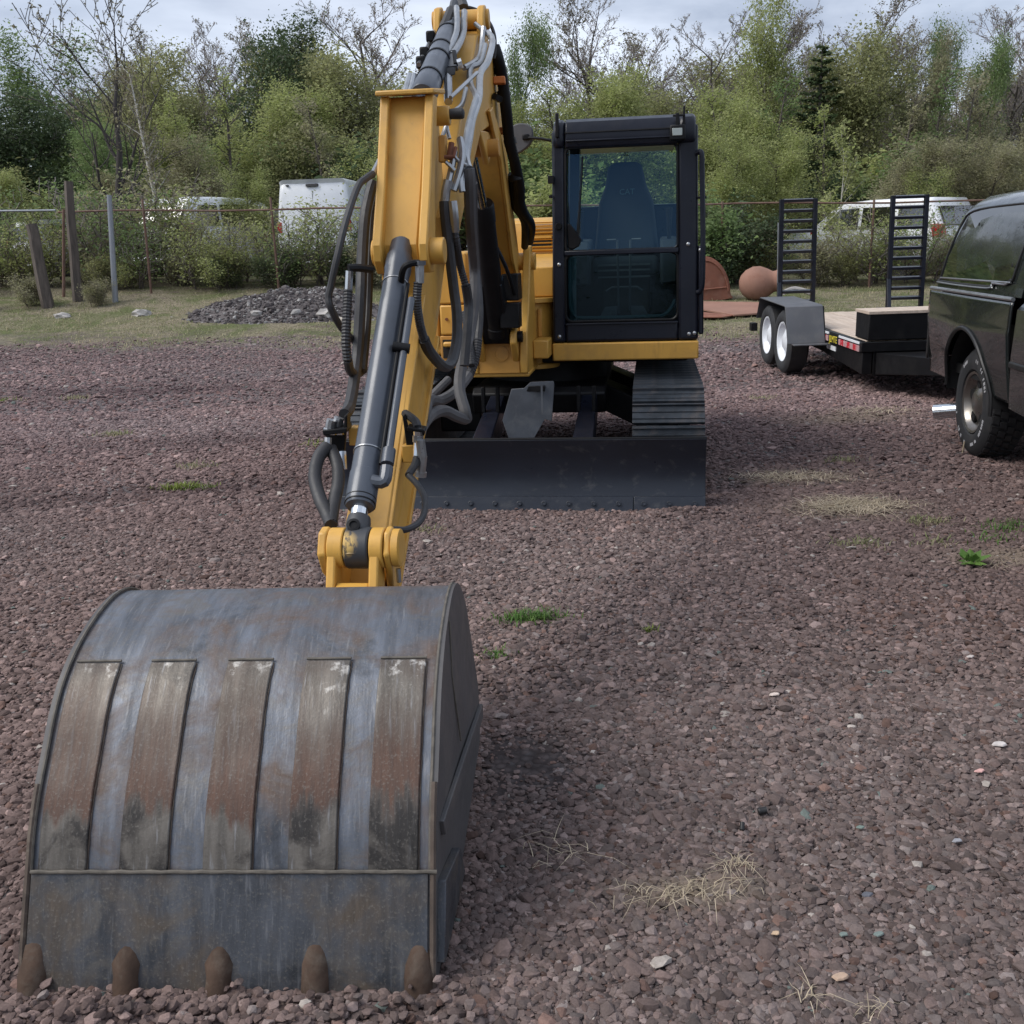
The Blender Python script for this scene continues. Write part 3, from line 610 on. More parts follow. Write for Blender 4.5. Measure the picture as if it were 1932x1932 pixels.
MB(Sf).prism([(2.775, .45), (2.784, .585), (2.80, .585), (2.80, .45)], -.022, .010).build('link_rib', M['yellow'], link, bev=.006)
for a_, b_, nm in ((.089, .109, 'rocker_arm'), (-.107, -.081, 'rocker_arm')):
    MB(lambda t, Y, Z: Sf(t - (.075 if t > 0 else .01) * max(0, min(1, (Y - 2.98) / .2)), Y, Z)).prism([(2.845, .73), (2.875, .79), (2.92, .797), (2.97, .76), (3.25, .62), (3.30, .54), (3.24, .47), (3.15, .47), (2.88, .665)], a_, b_).build(nm, M['yellow'], link, bev=.006)
MB().lathe([(0, .056), (.020, .056), (.024, .046), (.024, .042)], Sf(.110, 2.905, .735), (.994, -.112, 0), 28).build('pin_boss', M['yellow'], link)
MB().tube(pw((816, 1148, 2.9), (817, 1166, 2.9)) if False else [Sf(.120, 2.90, .672), Sf(.120, 2.90, .63)], .007, 8).build('grease_nipple', M['zinc'], link)

# bucket ----------------------------------------------------------
prof = [(1.930, -.045), (1.985, .095), (2.047, .229), (2.083, .306), (2.130, .380), (2.188, .450), (2.247, .522), (2.313, .582), (2.400, .632), (2.495, .664), (2.580, .682), (2.659, .687), (2.74, .672), (2.82, .625), (2.88, .55)]
def off(pr, d):
    o_ = []
    for i, (a, b_) in enumerate(pr):
        p0, p1 = pr[max(0, i - 1)], pr[min(len(pr) - 1, i + 1)]; tx, tz = p1[0] - p0[0], p1[1] - p0[1]; l = math.hypot(tx, tz)
        o_.append((a - tz / l * d, b_ + tx / l * d))
    return o_
ps = [tuple(q) for q in catmull([Vector((a, b_, 0)) for a, b_ in prof], 4)]; ps = [(q[0], q[1]) for q in ps]
bucket = thing('bucket', None, None, (0, 0, 0)); bucket.parent = exc; bucket.location = (0, 0, 0); ORG[bucket.name] = ORG[exc.name]
HW = .455
sh_i = off(ps, -.018)
MB(Kf).prism(ps + sh_i[::-1], -HW - .008, HW + .008).build('shell', M['shell'], bucket, smooth=40)
il = [i for i, q in enumerate(ps) if q[1] < .230]
lipo = [ps[i] for i in il]
lo = off(lipo, .012)
MB(Kf).prism(lo + lipo[::-1], -HW, HW).build('lip_plate', M['lip'], bucket, bev=.002)
MB().tube([Kf(-HW + .93 * k / 40, lo[-1][0] - .001, lo[-1][1] + .004 + .0008 * math.sin(k * 2.3)) for k in range(41)], lambda f: .0048 + .0006 * math.sin(f * 90), 8).build('weld_bead', M['weld'], bucket)
so_ = off(ps, .009); i0 = min(i for i, q in enumerate(ps) if q[1] > .222); i1 = min(i for i, q in enumerate(ps) if q[1] > .606 and q[0] > 2.3)
strp = so_[i0:i1 + 1] + ps[i0:i1 + 1][::-1]
for u0, u1 in ((65, 157), (220, 312), (378, 470), (538, 628), (688, 780)):     # widths read off the foot of each strip
    t0_, t1_ = [(u_ - 427) / 761. * .93 for u_ in (u0, u1)]
    o_ = MB(Kf).prism(strp, t0_, t1_).build('wear_strip', M['strip'], bucket, smooth=40, bev=.003)
    for tt in (t1_ + .0015,): MB().tube([Kf(tt + .0006 * math.sin(i * 3.1), ps[i][0] - .002, ps[i][1] + .001) for i in range(i0, i1 + 1)], lambda f: .0018 + .0005 * math.sin(f * 90 + t0_ * 40), 6).build('strip_weld', M['edge_rust'], o_)
    MB().tube([Kf(t0_ + (t1_ - t0_) * k / 10, so_[i1][0] + .006, so_[i1][1] + .001) for k in range(11)], .0038, 6).build('strip_weld', M['weld'], o_)
for u_ in (55, 234, 410, 590, 782):
    tc_ = (u_ - 420) / 780. * .95 * .985
    e0, e1, e2 = Vector(Kf(tc_, 1.995, .098)), Vector(Kf(tc_, 1.952, .03)), Vector(Kf(tc_, 1.905, -.075))
    nrm = Vector((0, -.92, .39)); rr_ = lambda f: (.020, .029, .034, .033, .033, .030)[min(5, int(f * 5.01))] * (1 + .10 * math.sin(f * 17 + u_))
    pts = [e0 + nrm * -.022, e0.lerp(e1, .3) + nrm * -.008, e0.lerp(e1, .7) + nrm * -.006, e1 + nrm * -.005, e1.lerp(e2, .5) + nrm * -.005, e2 + nrm * -.006]
    MB().tube(pts, rr_, 14).build('tooth', M['tooth'], bucket, smooth=50)
    pts = [e0.lerp(e1, f_) + nrm * (-.032 + .006 * math.sin(f_ * 3.1)) for f_ in (-.30, .0, .35, .9)]
    MB().tube(pts, lambda f: (.016, .029, .036, .030)[min(3, int(f * 3.01))], 14).build('tooth_weld', M['caked'], bucket, smooth=60)
sp_out = off(ps, .006)
back = [(2.915, .44), (2.955, .28), (2.965, .17), (2.93, .10), (2.46, .0), (2.05, -.045)]
def flare(Y, Z): return .026 * max(0, min(1, (Y - 2.0) / .95)) * max(0, 1 - max(0, Z - .25) / .45)
for s_ in (-1, 1):
    po = sp_out + back; n_ = len(po)
    mb = MB(Kf); mb.add([(s_ * (HW + flare(*q)), q[0], q[1]) for q in po] + [(s_ * (HW + .016 + flare(*q)), q[0], q[1]) for q in po], [tuple(range(n_)), tuple(range(2 * n_ - 1, n_ - 1, -1))] + [(i, (i + 1) % n_, n_ + (i + 1) % n_, n_ + i) for i in range(n_)])
    sd_ = mb.build('side_plate', M['sideplate'], bucket, smooth=30)
    MB().tube([Kf(s_ * (HW + .004), q[0], q[1]) for q in sp_out[8:]], .0045, 6).build('side_weld', M['weld'], sd_)
    MB().tube([Kf(s_ * (HW + .010), q[0], q[1]) for q in off(ps, .007)[:18]], .0075, 6).build('rusty_edge', M['edge_rust'], sd_)
    x_ = HW + .017
    def SP(Y, Z, e=0): return (s_ * (x_ + flare(Y, Z) + e), Y, Z)
    mb = MB(Kf)
    q_ = [(2.960, .21), (2.955, .165), (2.14, .265), (2.125, .31)]
    mb.hexa([SP(*q_[1], -.004), SP(*q_[0], -.004), SP(*q_[3], -.004), SP(*q_[2], -.004), SP(*q_[1], .010), SP(*q_[0], .010), SP(*q_[3], .010), SP(*q_[2], .010)]).build('side_strake', M['sideplate'], sd_, bev=.003)
    mb = MB(Kf); q_ = [(1.985, .04), (2.06, .20), (2.30, .13), (2.36, .02)]
    mb.hexa([SP(*q_[0], -.004), SP(*q_[3], -.004), SP(*q_[2], -.004), SP(*q_[1], -.004), SP(*q_[0], .018), SP(*q_[3], .018), SP(*q_[2], .018), SP(*q_[1], .018)]).build('side_cutter', M['lip'], sd_, bev=.003)
    if s_ > 0: MB().tube([Kf(*SP(2.50, .655, .001)), Kf(*SP(2.46, .52, .001)), Kf(*SP(2.50, .38, .001)), Kf(*SP(2.52, .31, .001))], .0025, 5).build('scratch_bead', M['weld'], sd_)
be = MB(Sf)
for a_, b_ in ((-.135, -.09), (.06, .105)): be.prism([(2.66, .60), (2.76, .66), (2.95, .52), (3.2, .44), (3.2, .36), (2.9, .35), (2.7, .45)], a_, b_)
be.build('bucket_ear', M['shell'], bucket, bev=.005)

# cab ---------------------------------------------------------------
cab = thing('cab', None, None, (0, 0, 0)); cab.parent = exc; cab.location = (0, 0, 0); ORG[cab.name] = ORG[exc.name]
def Cf(x, y, z):                                     # sides lean in a little toward the roof
    k = (z - .95) / 1.42; return Mf(x + (.63 - x) * .035 * k, y + .06 * k, z)
fr = MB(Cf)
fr.box(.150, .235, .90, 1.02, .945, 2.30); fr.box(.985, 1.115, .90, 1.02, .945, 2.30)          # front posts
fr.box(.235, .985, .905, .99, .945, 1.075)
fr.box(.150, .215, 2.10, 2.2, .945, 2.30); fr.box(1.05, 1.115, 2.10, 2.2, .945, 2.30)           # rear posts
fr.box(.16, .205, 1.45, 1.53, .945, 2.30); fr.box(1.06, 1.11, 1.45, 1.53, .945, 2.30)
fr.box(.215, 1.05, 2.12, 2.18, .945, 1.86); fr.box(.152, .20, 1.02, 2.10, .945, 1.45); fr.box(1.065, 1.113, 1.02, 2.10, .945, 1.45)
frame = fr.build('cab_frame', M['navy'], cab, bev=.018, seg=3)
MB(Cf).box(.20, 1.07, .99, 2.12, .93, .96).build('cab_floor', M['dark'], cab)
rp_ = [(.885, 2.185), (.875, 2.235), (.878, 2.30), (.905, 2.345), (.96, 2.368), (1.6, 2.39), (2.15, 2.36), (2.24, 2.30), (2.24, 2.25), (1.0, 2.25), (.96, 2.185)]
roof = MB(Cf).prism(rp_, .240, .985).build('roof', M['navy'], cab, bev=.012, seg=3)
MB(Cf).prism(rp_, .160, .236).build('roof_corner', M['navy'], cab, bev=.030, seg=3)
MB(Cf).prism(rp_, .989, 1.10).build('roof_corner', M['navy'], cab, bev=.030, seg=3)
MB(Cf).box(.240, .985, .869, .885, 2.275, 2.281).build('roof_groove', M['dark'], roof)
MB(Cf).box(.245, .98, .864, .885, 2.222, 2.232).build('roof_lip', M['navy'], roof, bev=.003)
def pane(x0, x1, z0, z1, y0, y1, r=.03):
    pts = []
    for cx, cz, a0 in ((x1 - r, z1 - r, 0), (x0 + r, z1 - r, 90), (x0 + r, z0 + r, 180), (x1 - r, z0 + r, 270)):
        for k in range(5): a = R(a0 + 22.5 * k); pts.append((cx + r * math.cos(a), cz + r * math.sin(a)))
    yf = lambda z: y0 + (y1 - y0) * (z - z0) / (z1 - z0)
    return pts, [(x_, yf(z_), z_) for x_, z_ in pts]
def gpane(name, mat, *a, parent=cab):
    _, q = pane(*a); return MB(Cf).add(q, [tuple(range(len(q)))]).build(name, mat, parent, smooth=0)
ws = gpane('windscreen', M['glass'], .243, .978, 1.545, 2.180, .915, .975)
lw_ = gpane('lower_window', M['glass_low'], .240, .980, 1.085, 1.515, .925, .925)
def gasket(name, x0, x1, z0, z1, y, r_, th, mat, par_, r=.03):
    _, q = pane(x0, x1, z0, z1, y, y, r); return MB().tube([Cf(*p_) for p_ in q], th, 6, closed=True).build(name, mat, par_)
gasket('window_seal', .240, .982, 1.538, 2.186, .905, 0, .009, M['black'], ws); gasket('window_seal', .236, .984, 1.078, 1.520, .915, 0, .011, M['black'], lw_, .05)
MB().tube([Cf(*q_) for q_ in ((.262, .945, 1.50), (.262, .945, 1.25), (.268, .945, 1.17), (.30, .945, 1.118), (.36, .945, 1.104), (.82, .945, 1.104), (.90, .945, 1.118), (.945, .945, 1.165), (.962, .945, 1.21))], .011, 8, smooth=3).build('lower_rail', M['teal'], cab)
words('1 02', .034, M['dark'], ws, Cf(.63, .968, 2.140), Vector(Mf(1, 0, 0)) - Vector(Mf(0, 0, 0)), (0, .09, 1), depth=.0005)
MB(Cf).box(.232, .988, .895, .935, 1.510, 1.542).build('window_bar', M['navy'], cab, bev=.006)
MB(Cf).box(.236, .984, .893, .906, 1.058, 1.070).build('sill_strip', M['navy'], cab, bev=.003)
gpane('rear_window', M['glass_back'], .215, 1.05, 1.86, 2.27, 2.15, 2.15)
for xw in (.172, 1.095):
    q = [(xw, 1.03, 1.46), (xw, 2.09, 1.46), (xw, 2.09, 2.26), (xw, 1.03, 2.26)]
    MB(Cf).add(q, [(0, 1, 2, 3)]).build('side_window', M['glass_back'], cab, smooth=0)
sill = MB(Mf).box(.147, 1.118, .885, 2.2, .822, .940).build('cab_sill', M['yellow'], cab, bev=.010)
st = MB(Cf)
st.prism([(.498, 2.10), (.530, 2.135), (.715, 2.135), (.745, 2.10), (.775, 1.975), (.825, 1.86), (.860, 1.55), (.86, 1.50), (.40, 1.50), (.40, 1.55), (.43, 1.86), (.475, 1.975)], 1.55, 1.66, lambda t_, a, z_: Cf(a, t_, z_))
st.box(.40, .86, 1.22, 1.66, 1.36, 1.49)
seat = st.build('seat', M['seat'], cab, bev=.035, seg=4)
words('CAT', .055, M['teal'], seat, Cf(.635, 1.538, 1.93), Vector(Mf(1, 0, 0)) - Vector(Mf(0, 0, 0)), (0, .05, 1))
MB(Cf).box(.46, .80, 1.25, 1.6, .96, 1.36).build('seat_base', M['dark'], cab, bev=.02)
for x0_, x1_ in ((.27, .39), (.87, .99)):
    MB(Cf).prism([(1.15, 1.3), (1.12, 1.52), (1.18, 1.60), (1.55, 1.62), (1.6, 1.3)], x0_, x1_).build('control_console', M['seat'], cab, bev=.02)
for xx in (.325, .93): MB().tube([Cf(xx, 1.2, 1.58), Cf(xx, 1.17, 1.72), Cf(xx, 1.16, 1.80)], lambda f: .012 + .012 * f, 8).build('joystick', M['dark'], cab)
for xx, s_ in ((.585, -1), (.665, 1)):
    lev = MB().tube([Cf(xx - s_ * .004, 1.05, 1.12), Cf(xx, 1.04, 1.3), Cf(xx + s_ * .004, 1.0, 1.60)], .0075, 8).build('travel_lever', M['guard'], cab)
    MB().tube([Cf(xx + s_ * .012, 1.0, 1.603), Cf(xx + s_ * .075, 1.0, 1.603)], .007, 8).build('lever_grip', M['guard'], lev)
    MB(Cf).hexa([(xx + s_ * .005, 1.04, 1.12), (xx + s_ * .09, 1.04, 1.11), (xx + s_ * .12, 1.0, 1.10), (xx + s_ * .01, 1.0, 1.10), (xx + s_ * .005, 1.05, 1.17), (xx + s_ * .09, 1.05, 1.165), (xx + s_ * .12, 1.02, 1.112), (xx + s_ * .01, 1.02, 1.112)]).build('pedal', M['guard'], lev)
MB().tube([Cf(.50, 1.1, 1.265), Cf(.54, 1.1, 1.29), Cf(.71, 1.1, 1.29), Cf(.75, 1.1, 1.265)], .008, 8).build('foot_rail', M['guard'], cab)
for z_ in (1.35, 1.395, 1.43): MB(Cf).box(.44, .80, 1.19, 1.215, z_, z_ + .012).build('seat_rail', M['guard'], cab)
MB(Cf).box(.25, .30, 1.0, 1.06, 1.0, 1.5).build('inner_post', M['teal'], cab, bev=.01)
MB(Cf).box(.22, .30, 1.42, 1.56, 1.5, 2.25).build('inner_post', M['navy'], cab, bev=.01)
# windscreen wiper
wi = MB(Cf).prism([(.248, 1.72), (.275, 1.71), (.310, 1.665), (.345, 1.615), (.335, 1.575), (.29, 1.548), (.255, 1.56)], .905, .92, lambda t_, a, z_: Cf(a, t_ , z_)).build('wiper', M['black'], cab, bev=.008)
MB().tube([Cf(.325, .895, 1.63), Cf(.335, .91, 1.85), Cf(.352, .95, 2.12)], .005, 6).build('wiper_arm', M['black'], wi)
MB().tube([Cf(.318, .915, 1.66), Cf(.338, .935, 1.9), Cf(.352, .958, 2.135)], .008, 6).build('wiper_blade', M['black'], wi)
# lamp, mirror, rails
wl = MB(Cf).box(.930, 1.030, .80, .865, 2.195, 2.290).build('work_lamp', M['black'], cab, bev=.010)
m, t, b = newmat('lamp lens'); b.inputs['Base Color'].default_value = (.34, .36, .33, 1); b.inputs['Roughness'].default_value = .12; b.inputs['Metallic'].default_value = .5; M['lens'] = m
MB(Cf).box(.945, 1.010, .793, .800, 2.222, 2.268).build('lamp_lens', M['lens'], wl, bev=.004)
MB(Cf).box(.968, .992, .82, .86, 2.29, 2.36).box(.95, 1.03, .825, .85, 2.34, 2.352).box(1.015, 1.03, .83, .85, 2.29, 2.40).build('lamp_bracket', M['black'], wl, bev=.003)
MB(Cf).box(.178, .202, .85, .875, 2.25, 2.40).build('mirror_stub', M['black'], cab, bev=.006)
arm_ = MB().tube([Mf(.165, .93, 2.235), Mf(.10, .93, 2.25), Mf(.01, .95, 2.262)], .0095, 8).build('mirror_arm', M['black'], cab)
mo = [(-.105, 2.20), (-.10, 2.32), (-.06, 2.352), (0.0, 2.35), (.035, 2.325), (.042, 2.28), (.03, 2.235), (-.01, 2.195), (-.07, 2.165), (-.10, 2.165)]
mir = MB().prism([(a, z_) for a, z_ in [(q.x, q.y) for q in catmull([Vector((a, z_, 0)) for a, z_ in mo], 4, True)]], .96, 1.02, lambda t_, a, z_: Mf(a, t_, z_)).build('mirror', M['rubber_grey'], cab, bev=.008)
MB(Mf).box(-.025, .02, .94, .965, 2.248, 2.285).build('mirror_clamp', M['black'], mir, bev=.008)
MB().tube([Cf(1.105, .90, 2.12), Cf(1.135, .88, 2.12), Cf(1.14, .88, 2.0), Cf(1.145, .88, 1.6), Cf(1.14, .88, 1.3), Cf(1.11, .90, 1.25)], .017, 10, smooth=5).build('grab_rail', M['navy'], cab)
MB(Cf).box(1.118, 1.150, .90, 1.0, .98, 1.55).build('door_edge', M['navy'], cab, bev=.010)
MB(Cf).box(1.11, 1.17, .89, .91, 1.84, 1.856).box(.13, .155, .88, .90, 1.88, 1.90).box(.125, .165, .87, .90, 1.97, 2.02).build('hinge', M['black'], cab, bev=.003)
MB().lathe([(0, .02), (.012, .024), (.03, .02), (.03, .0)], Cf(.195, .90, 1.70), Vector(Mf(0, -1, 0)) - Vector(Mf(0, 0, 0)), 16).build('cab_knob', M['black'], cab)
cb = None
for xx, z_ in ((.195, 1.455), (.195, .985), (1.05, 1.56), (1.055, .985), (1.13, 1.52), (1.09, .99)):
    p = Vector(Cf(xx, .898, z_))
    if cb is None: cb = MB().lathe([(0, .013), (.006, .012), (.011, .004)], p, Vector(Mf(0, -1, 0)) - Vector(Mf(0, 0, 0)), 12).build('cab_bolt', M['zinc'], cab); c0_ = p
    else: share(cb, cab, p - c0_)

# hoses and pipes ------------------------------------------------------
def hose(pts, r, mat='rubber', corr=0, name='hydraulic_hose', smooth=8, n=9, parent=exc):
    return MB().tube(pw(*pts), r, n, smooth=smooth, corr=corr).build(name, M[mat], parent)
hose([(720, 297, 4.0), (709, 318, 3.95), (703, 331, 3.9)], .011, 'zinc', name='hydraulic_pipe')
hose([(703, 328, 3.9), (690, 337, 3.85), (675, 353, 3.8), (653, 417, 3.7), (636, 486, 3.65), (625, 537, 3.65), (620, 560, 3.65), (625, 583, 3.65), (645, 619, 3.7), (673, 647, 3.8), (690, 655, 3.9)], .013)
hose([(704, 345, 3.98), (697, 368, 3.95), (688, 417, 3.9), (683, 500, 3.85), (681, 560, 3.8), (676, 653, 3.75), (670, 708, 3.65), (660, 764, 3.5), (650, 782, 3.42)], .021)
hose([(712, 372, 4.0), (702, 410, 3.97), (697, 500, 3.92), (693, 600, 3.85), (684, 700, 3.7)], .017)
f1 = hose([(700, 508, 3.68), (676, 505, 3.62), (657, 506, 3.60)], .014, 'black', name='hose_elbow', smooth=4)
hose([(659, 511, 3.60), (658, 530, 3.60), (657, 549, 3.60)], .0145, 'chrome', name='hose_fitting', smooth=2)
hose([(657, 547, 3.60), (653, 639, 3.55), (656, 680, 3.55)], .0175, corr=.011); hose([(656, 678, 3.55), (660, 697, 3.6), (670, 706, 3.66), (682, 700, 3.75)], .0165)
hose([(757, 537, 3.66), (758, 518, 3.62), (764, 503, 3.6), (776, 497, 3.6), (790, 496, 3.62)], .0115, 'black', name='hose_elbow')
hose([(792, 492, 3.62), (792, 500, 3.62)], .022, 'guard', name='hose_nut', smooth=2)
hose([(792, 500, 3.62), (792, 534, 3.62)], .0155, 'zinc', name='hose_fitting', smooth=2)
hose([(789, 532, 3.62), (787, 569, 3.62), (792, 610, 3.65), (800, 640, 3.7)], .0165, corr=.009)
hose([(800, 640, 3.7), (811, 664, 3.75), (835, 690, 3.85), (852, 683, 3.95), (862, 640, 4.05), (862, 590, 4.1), (856, 541, 4.12), (846, 458, 4.1), (840, 402, 4.08), (839, 380, 4.08)], .021)
hose([(839, 384, 4.08), (841, 360, 4.08), (846, 340, 4.08)], .018, 'zinc', name='hose_fitting', smooth=3)
hose([(858, 433, 4.1), (861, 460, 4.12), (868, 500, 4.3), (879, 540, 4.32)], .0165, corr=.011); hose([(879, 538, 4.32), (884, 575, 4.35), (882, 620, 4.3), (876, 690, 4.25)], .020)
hose([(853, 380, 4.08), (856, 405, 4.08), (858, 436, 4.1)], .0195, 'zinc', name='hose_fitting', smooth=3)
hose([(884, 318, 4.14), (886, 340, 4.15), (887, 380, 4.2), (889, 430, 4.3), (895, 500, 4.6), (896, 560, 4.55), (888, 620, 4.5), (878, 660, 4.4), (868, 708, 4.3), (868, 740, 4.25), (878, 777, 4.2), (879, 790, 4.2), (860, 785, 4.15), (836, 775, 4.1), (812, 784, 4.0), (797, 803, 3.85), (790, 820, 3.75)], .024, 'rubber_grey')
hose([(893, 345, 4.4), (894, 420, 4.5), (900, 514, 4.7), (905, 590, 4.65), (902, 640, 4.6)], .018, 'rubber')
hose([(902, 640, 4.6), (896, 680, 4.55), (884, 712, 4.5)], .021, corr=.012)
hose([(884, 708, 4.5), (862, 736, 4.4), (830, 756, 4.25), (810, 755, 4.1), (802, 775, 3.95), (797, 795, 3.85)], .0235, 'rubber_grey')
hose([(846, 716, 4.5), (832, 730, 4.45), (812, 750, 4.4)], .018, 'rubber_grey'); hose([(876, 590, 4.7), (886, 640, 4.6), (890, 690, 4.5)], .0185, corr=.012)
# quick coupler lines on both sides of the stick
def slab(poly, Y, dy, nm, mat, par_):
    n_ = len(poly); f_ = [P(u_, v_, Y) for u_, v_ in poly]; b_ = [(a[0], a[1] + dy, a[2]) for a in f_]
    return MB().add(f_ + b_, [tuple(range(n_)), tuple(range(2 * n_ - 1, n_ - 1, -1))] + [(i, (i + 1) % n_, n_ + (i + 1) % n_, n_ + i) for i in range(n_)]).build(nm, M[mat], par_, bev=.003)
slab([(609, 816), (652, 812), (652, 820), (648, 872), (628, 872), (618, 828)], 3.38, .03, 'coupler_bracket', 'black', stick)
slab([(608, 812), (654, 808), (654, 817), (610, 822)], 3.30, .12, 'coupler_bracket', 'black', stick)
slab([(649, 815), (649, 786), (652, 783), (655, 786), (655, 815)], 3.32, .08, 'coupler_bracket', 'black', stick)
slab([(759, 785), (764, 782), (770, 806), (800, 812), (802, 818), (777, 866), (768, 850)], 3.40, .02, 'coupler_bracket', 'black', stick)
slab([(768, 806), (801, 811), (802, 817), (768, 813)], 3.33, .08, 'coupler_bracket', 'black', stick)
for q in (((622, 818, 3.33), (624, 800, 3.33), (626, 792, 3.33)), ((636, 818, 3.36), (637, 800, 3.36), (640, 788, 3.36))):
    hose(q, .017, 'zinc', name='quick_coupler', smooth=3); hose((q[0], (q[0][0] + 1, q[0][1] - 9, q[0][2])), .023, 'chrome', name='coupler_collar', smooth=1)
hose([(619, 826, 3.33), (618, 845, 3.32)], .013, 'zinc', name='hose_fitting', smooth=1); hose([(646, 852, 3.38), (648, 885, 3.36)], .013, 'chrome', name='hose_fitting', smooth=1)
hose([(618, 842, 3.32), (601, 864, 3.28), (594, 900, 3.22), (603, 939, 3.15), (618, 972, 3.10), (625, 990, 3.06)], .0215, smooth=10, n=12)
hose([(624, 846, 3.33), (636, 876, 3.28), (638, 910, 3.22), (630, 950, 3.15), (624, 990, 3.06)], .0205, smooth=10, n=12)
hose([(764, 780, 3.45), (772, 785, 3.42), (784, 795, 3.38), (788, 806, 3.36)], .014)
for r_, q in ((.015, ((788, 806, 3.36), (789, 822, 3.36))), (.019, ((789, 822, 3.36), (789, 834, 3.36))), (.015, ((789, 834, 3.36), (787, 862, 3.35))), (.017, ((797, 860, 3.35), (794, 890, 3.35))), (.021, ((794, 890, 3.35), (793, 899, 3.35))), (.016, ((793, 830, 3.34), (797, 862, 3.34)))):
    hose(q, r_, 'chrome' if r_ < .0155 else 'zinc', name='quick_coupler', smooth=1)
hose([(787, 860, 3.35), (783, 876, 3.33), (773, 893, 3.30), (771, 897, 3.29)], .013); hose([(771, 897, 3.29), (787, 914, 3.25), (801, 940, 3.18), (800, 968, 3.12), (788, 988, 3.07), (766, 999, 3.02), (744, 999, 2.98)], .0105, smooth=10)
# boom top plumbing
Z = 'hydraulic_pipe'
for pts, r_ in (([(912, 52, 5.1), (909, 80, 5.05), (903, 110, 4.95), (875, 128, 4.8)], .013),
    ([(897, 45, 5.15), (912, 58, 5.1), (919, 64, 5.1)], .011), ([(919, 62, 5.1), (929, 76, 5.05), (920, 116, 4.9), (906, 139, 4.8), (904, 181, 4.55), (898, 204, 4.46), (891, 226, 4.38), (885, 264, 4.28), (880, 298, 4.2), (885, 318, 4.15)], .015),
    ([(915, 85, 5.0), (906, 118, 4.9), (888, 128, 4.85), (887, 156, 4.75), (898, 181, 4.5), (895, 197, 4.44), (887, 224, 4.36), (880, 258, 4.26), (871, 339, 4.12), (872, 362, 4.1)], .013),
    ([(900, 137, 4.6), (850, 184, 4.2)], .0075), ([(879, 167, 4.6), (871, 198, 4.5), (850, 214, 4.4), (846, 223, 4.38), (840, 207, 4.38)], .010), ([(846, 223, 4.38), (842, 236, 4.36), (833, 268, 4.34), (844, 269, 4.34)], .0085),
    ([(844, 216, 4.4), (843, 240, 4.38), (848, 262, 4.36)], .008), ([(861, 14, 5.15), (862, 56, 4.98), (851, 88, 4.84), (843, 104, 4.78)], .0135), ([(876, 22, 5.15), (874, 62, 5.0), (863, 90, 4.84), (852, 104, 4.78)], .015),
    ([(848, 127, 4.75), (845, 150, 4.62), (846, 192, 4.5)], .018), ([(820, 58, 5.2), (806, 90, 5.0), (790, 122, 4.7)], .010), ([(773, 142, 4.5), (767, 165, 4.4), (764, 178, 4.35)], .013), ([(781, 142, 4.5), (776, 165, 4.4), (772, 178, 4.35)], .012), ([(828, 70, 5.1), (820, 92, 5.0), (815, 108, 4.9)], .008),
    ([(868, 262, 4.2), (872, 290, 4.15), (868, 320, 4.12), (856, 360, 4.1)], .014), ([(858, 285, 4.15), (852, 318, 4.12), (846, 345, 4.1)], .013), ([(850, 275, 4.15), (861, 300, 4.13), (880, 312, 4.13)], .008), ([(841, 305, 4.1), (858, 322, 4.1)], .008)):
    hose(pts, r_, 'zinc', name=Z, smooth=4, n=8)
hose([(838, 60, 5.08), (843, 48, 5.1), (853, 22, 5.2)], .030, 'rubber', name='hose_fitting', smooth=1); hose([(853, 24, 5.2), (857, 6, 5.25)], .021, 'guard', name='hose_fitting', smooth=1)
hose([(874, 18, 5.35), (869, 4, 5.4)], .030, 'rubber', name='hose_fitting', smooth=1); hose([(870, 8, 5.4), (862, -8, 5.45), (856, -2, 5.45)], .014, 'rubber')
hose([(880, 22, 5.4), (884, 40, 5.35)], .016, 'rubber', name='hose_fitting', smooth=1)
hose([(876, 14, 5.4), (888, 15, 5.4), (904, 22, 5.4), (924, 44, 5.35), (933, 68, 5.3), (934, 92, 5.3), (932, 110, 5.3)], .0085, 'rubber', smooth=10)
hose([(932, 88, 5.7), (940, 112, 5.7), (948, 150, 5.75), (955, 208, 5.8), (961, 264, 5.9), (972, 310, 6.05), (980, 350, 6.2), (981, 380, 6.3), (988, 402, 6.4), (1001, 425, 6.6), (998, 455, 6.8)], .031, 'black', n=12)
hose([(940, 100, 5.75), (951, 190, 5.85), (966, 290, 6.05), (976, 350, 6.2), (979, 395, 6.35), (990, 420, 6.5), (990, 465, 6.8)], .024, 'black'); hose([(965, 330, 6.2), (970, 385, 6.4), (985, 410, 6.6), (996, 440, 6.8)], .022, 'black')
for u_, v_ in ((944, 132), (951, 176), (963, 268), (972, 335)): hose([(u_ - 2, v_ - 6, 5.75 + (v_ - 130) * .0018), (u_ + 1, v_ + 6, 5.75 + (v_ - 130) * .0018)], .036, 'black', name='hose_strap', smooth=1, n=12)
hose([(940, 180, 5.62), (936, 190, 5.62)], .03, 'black', name='hose_clamp', smooth=1)
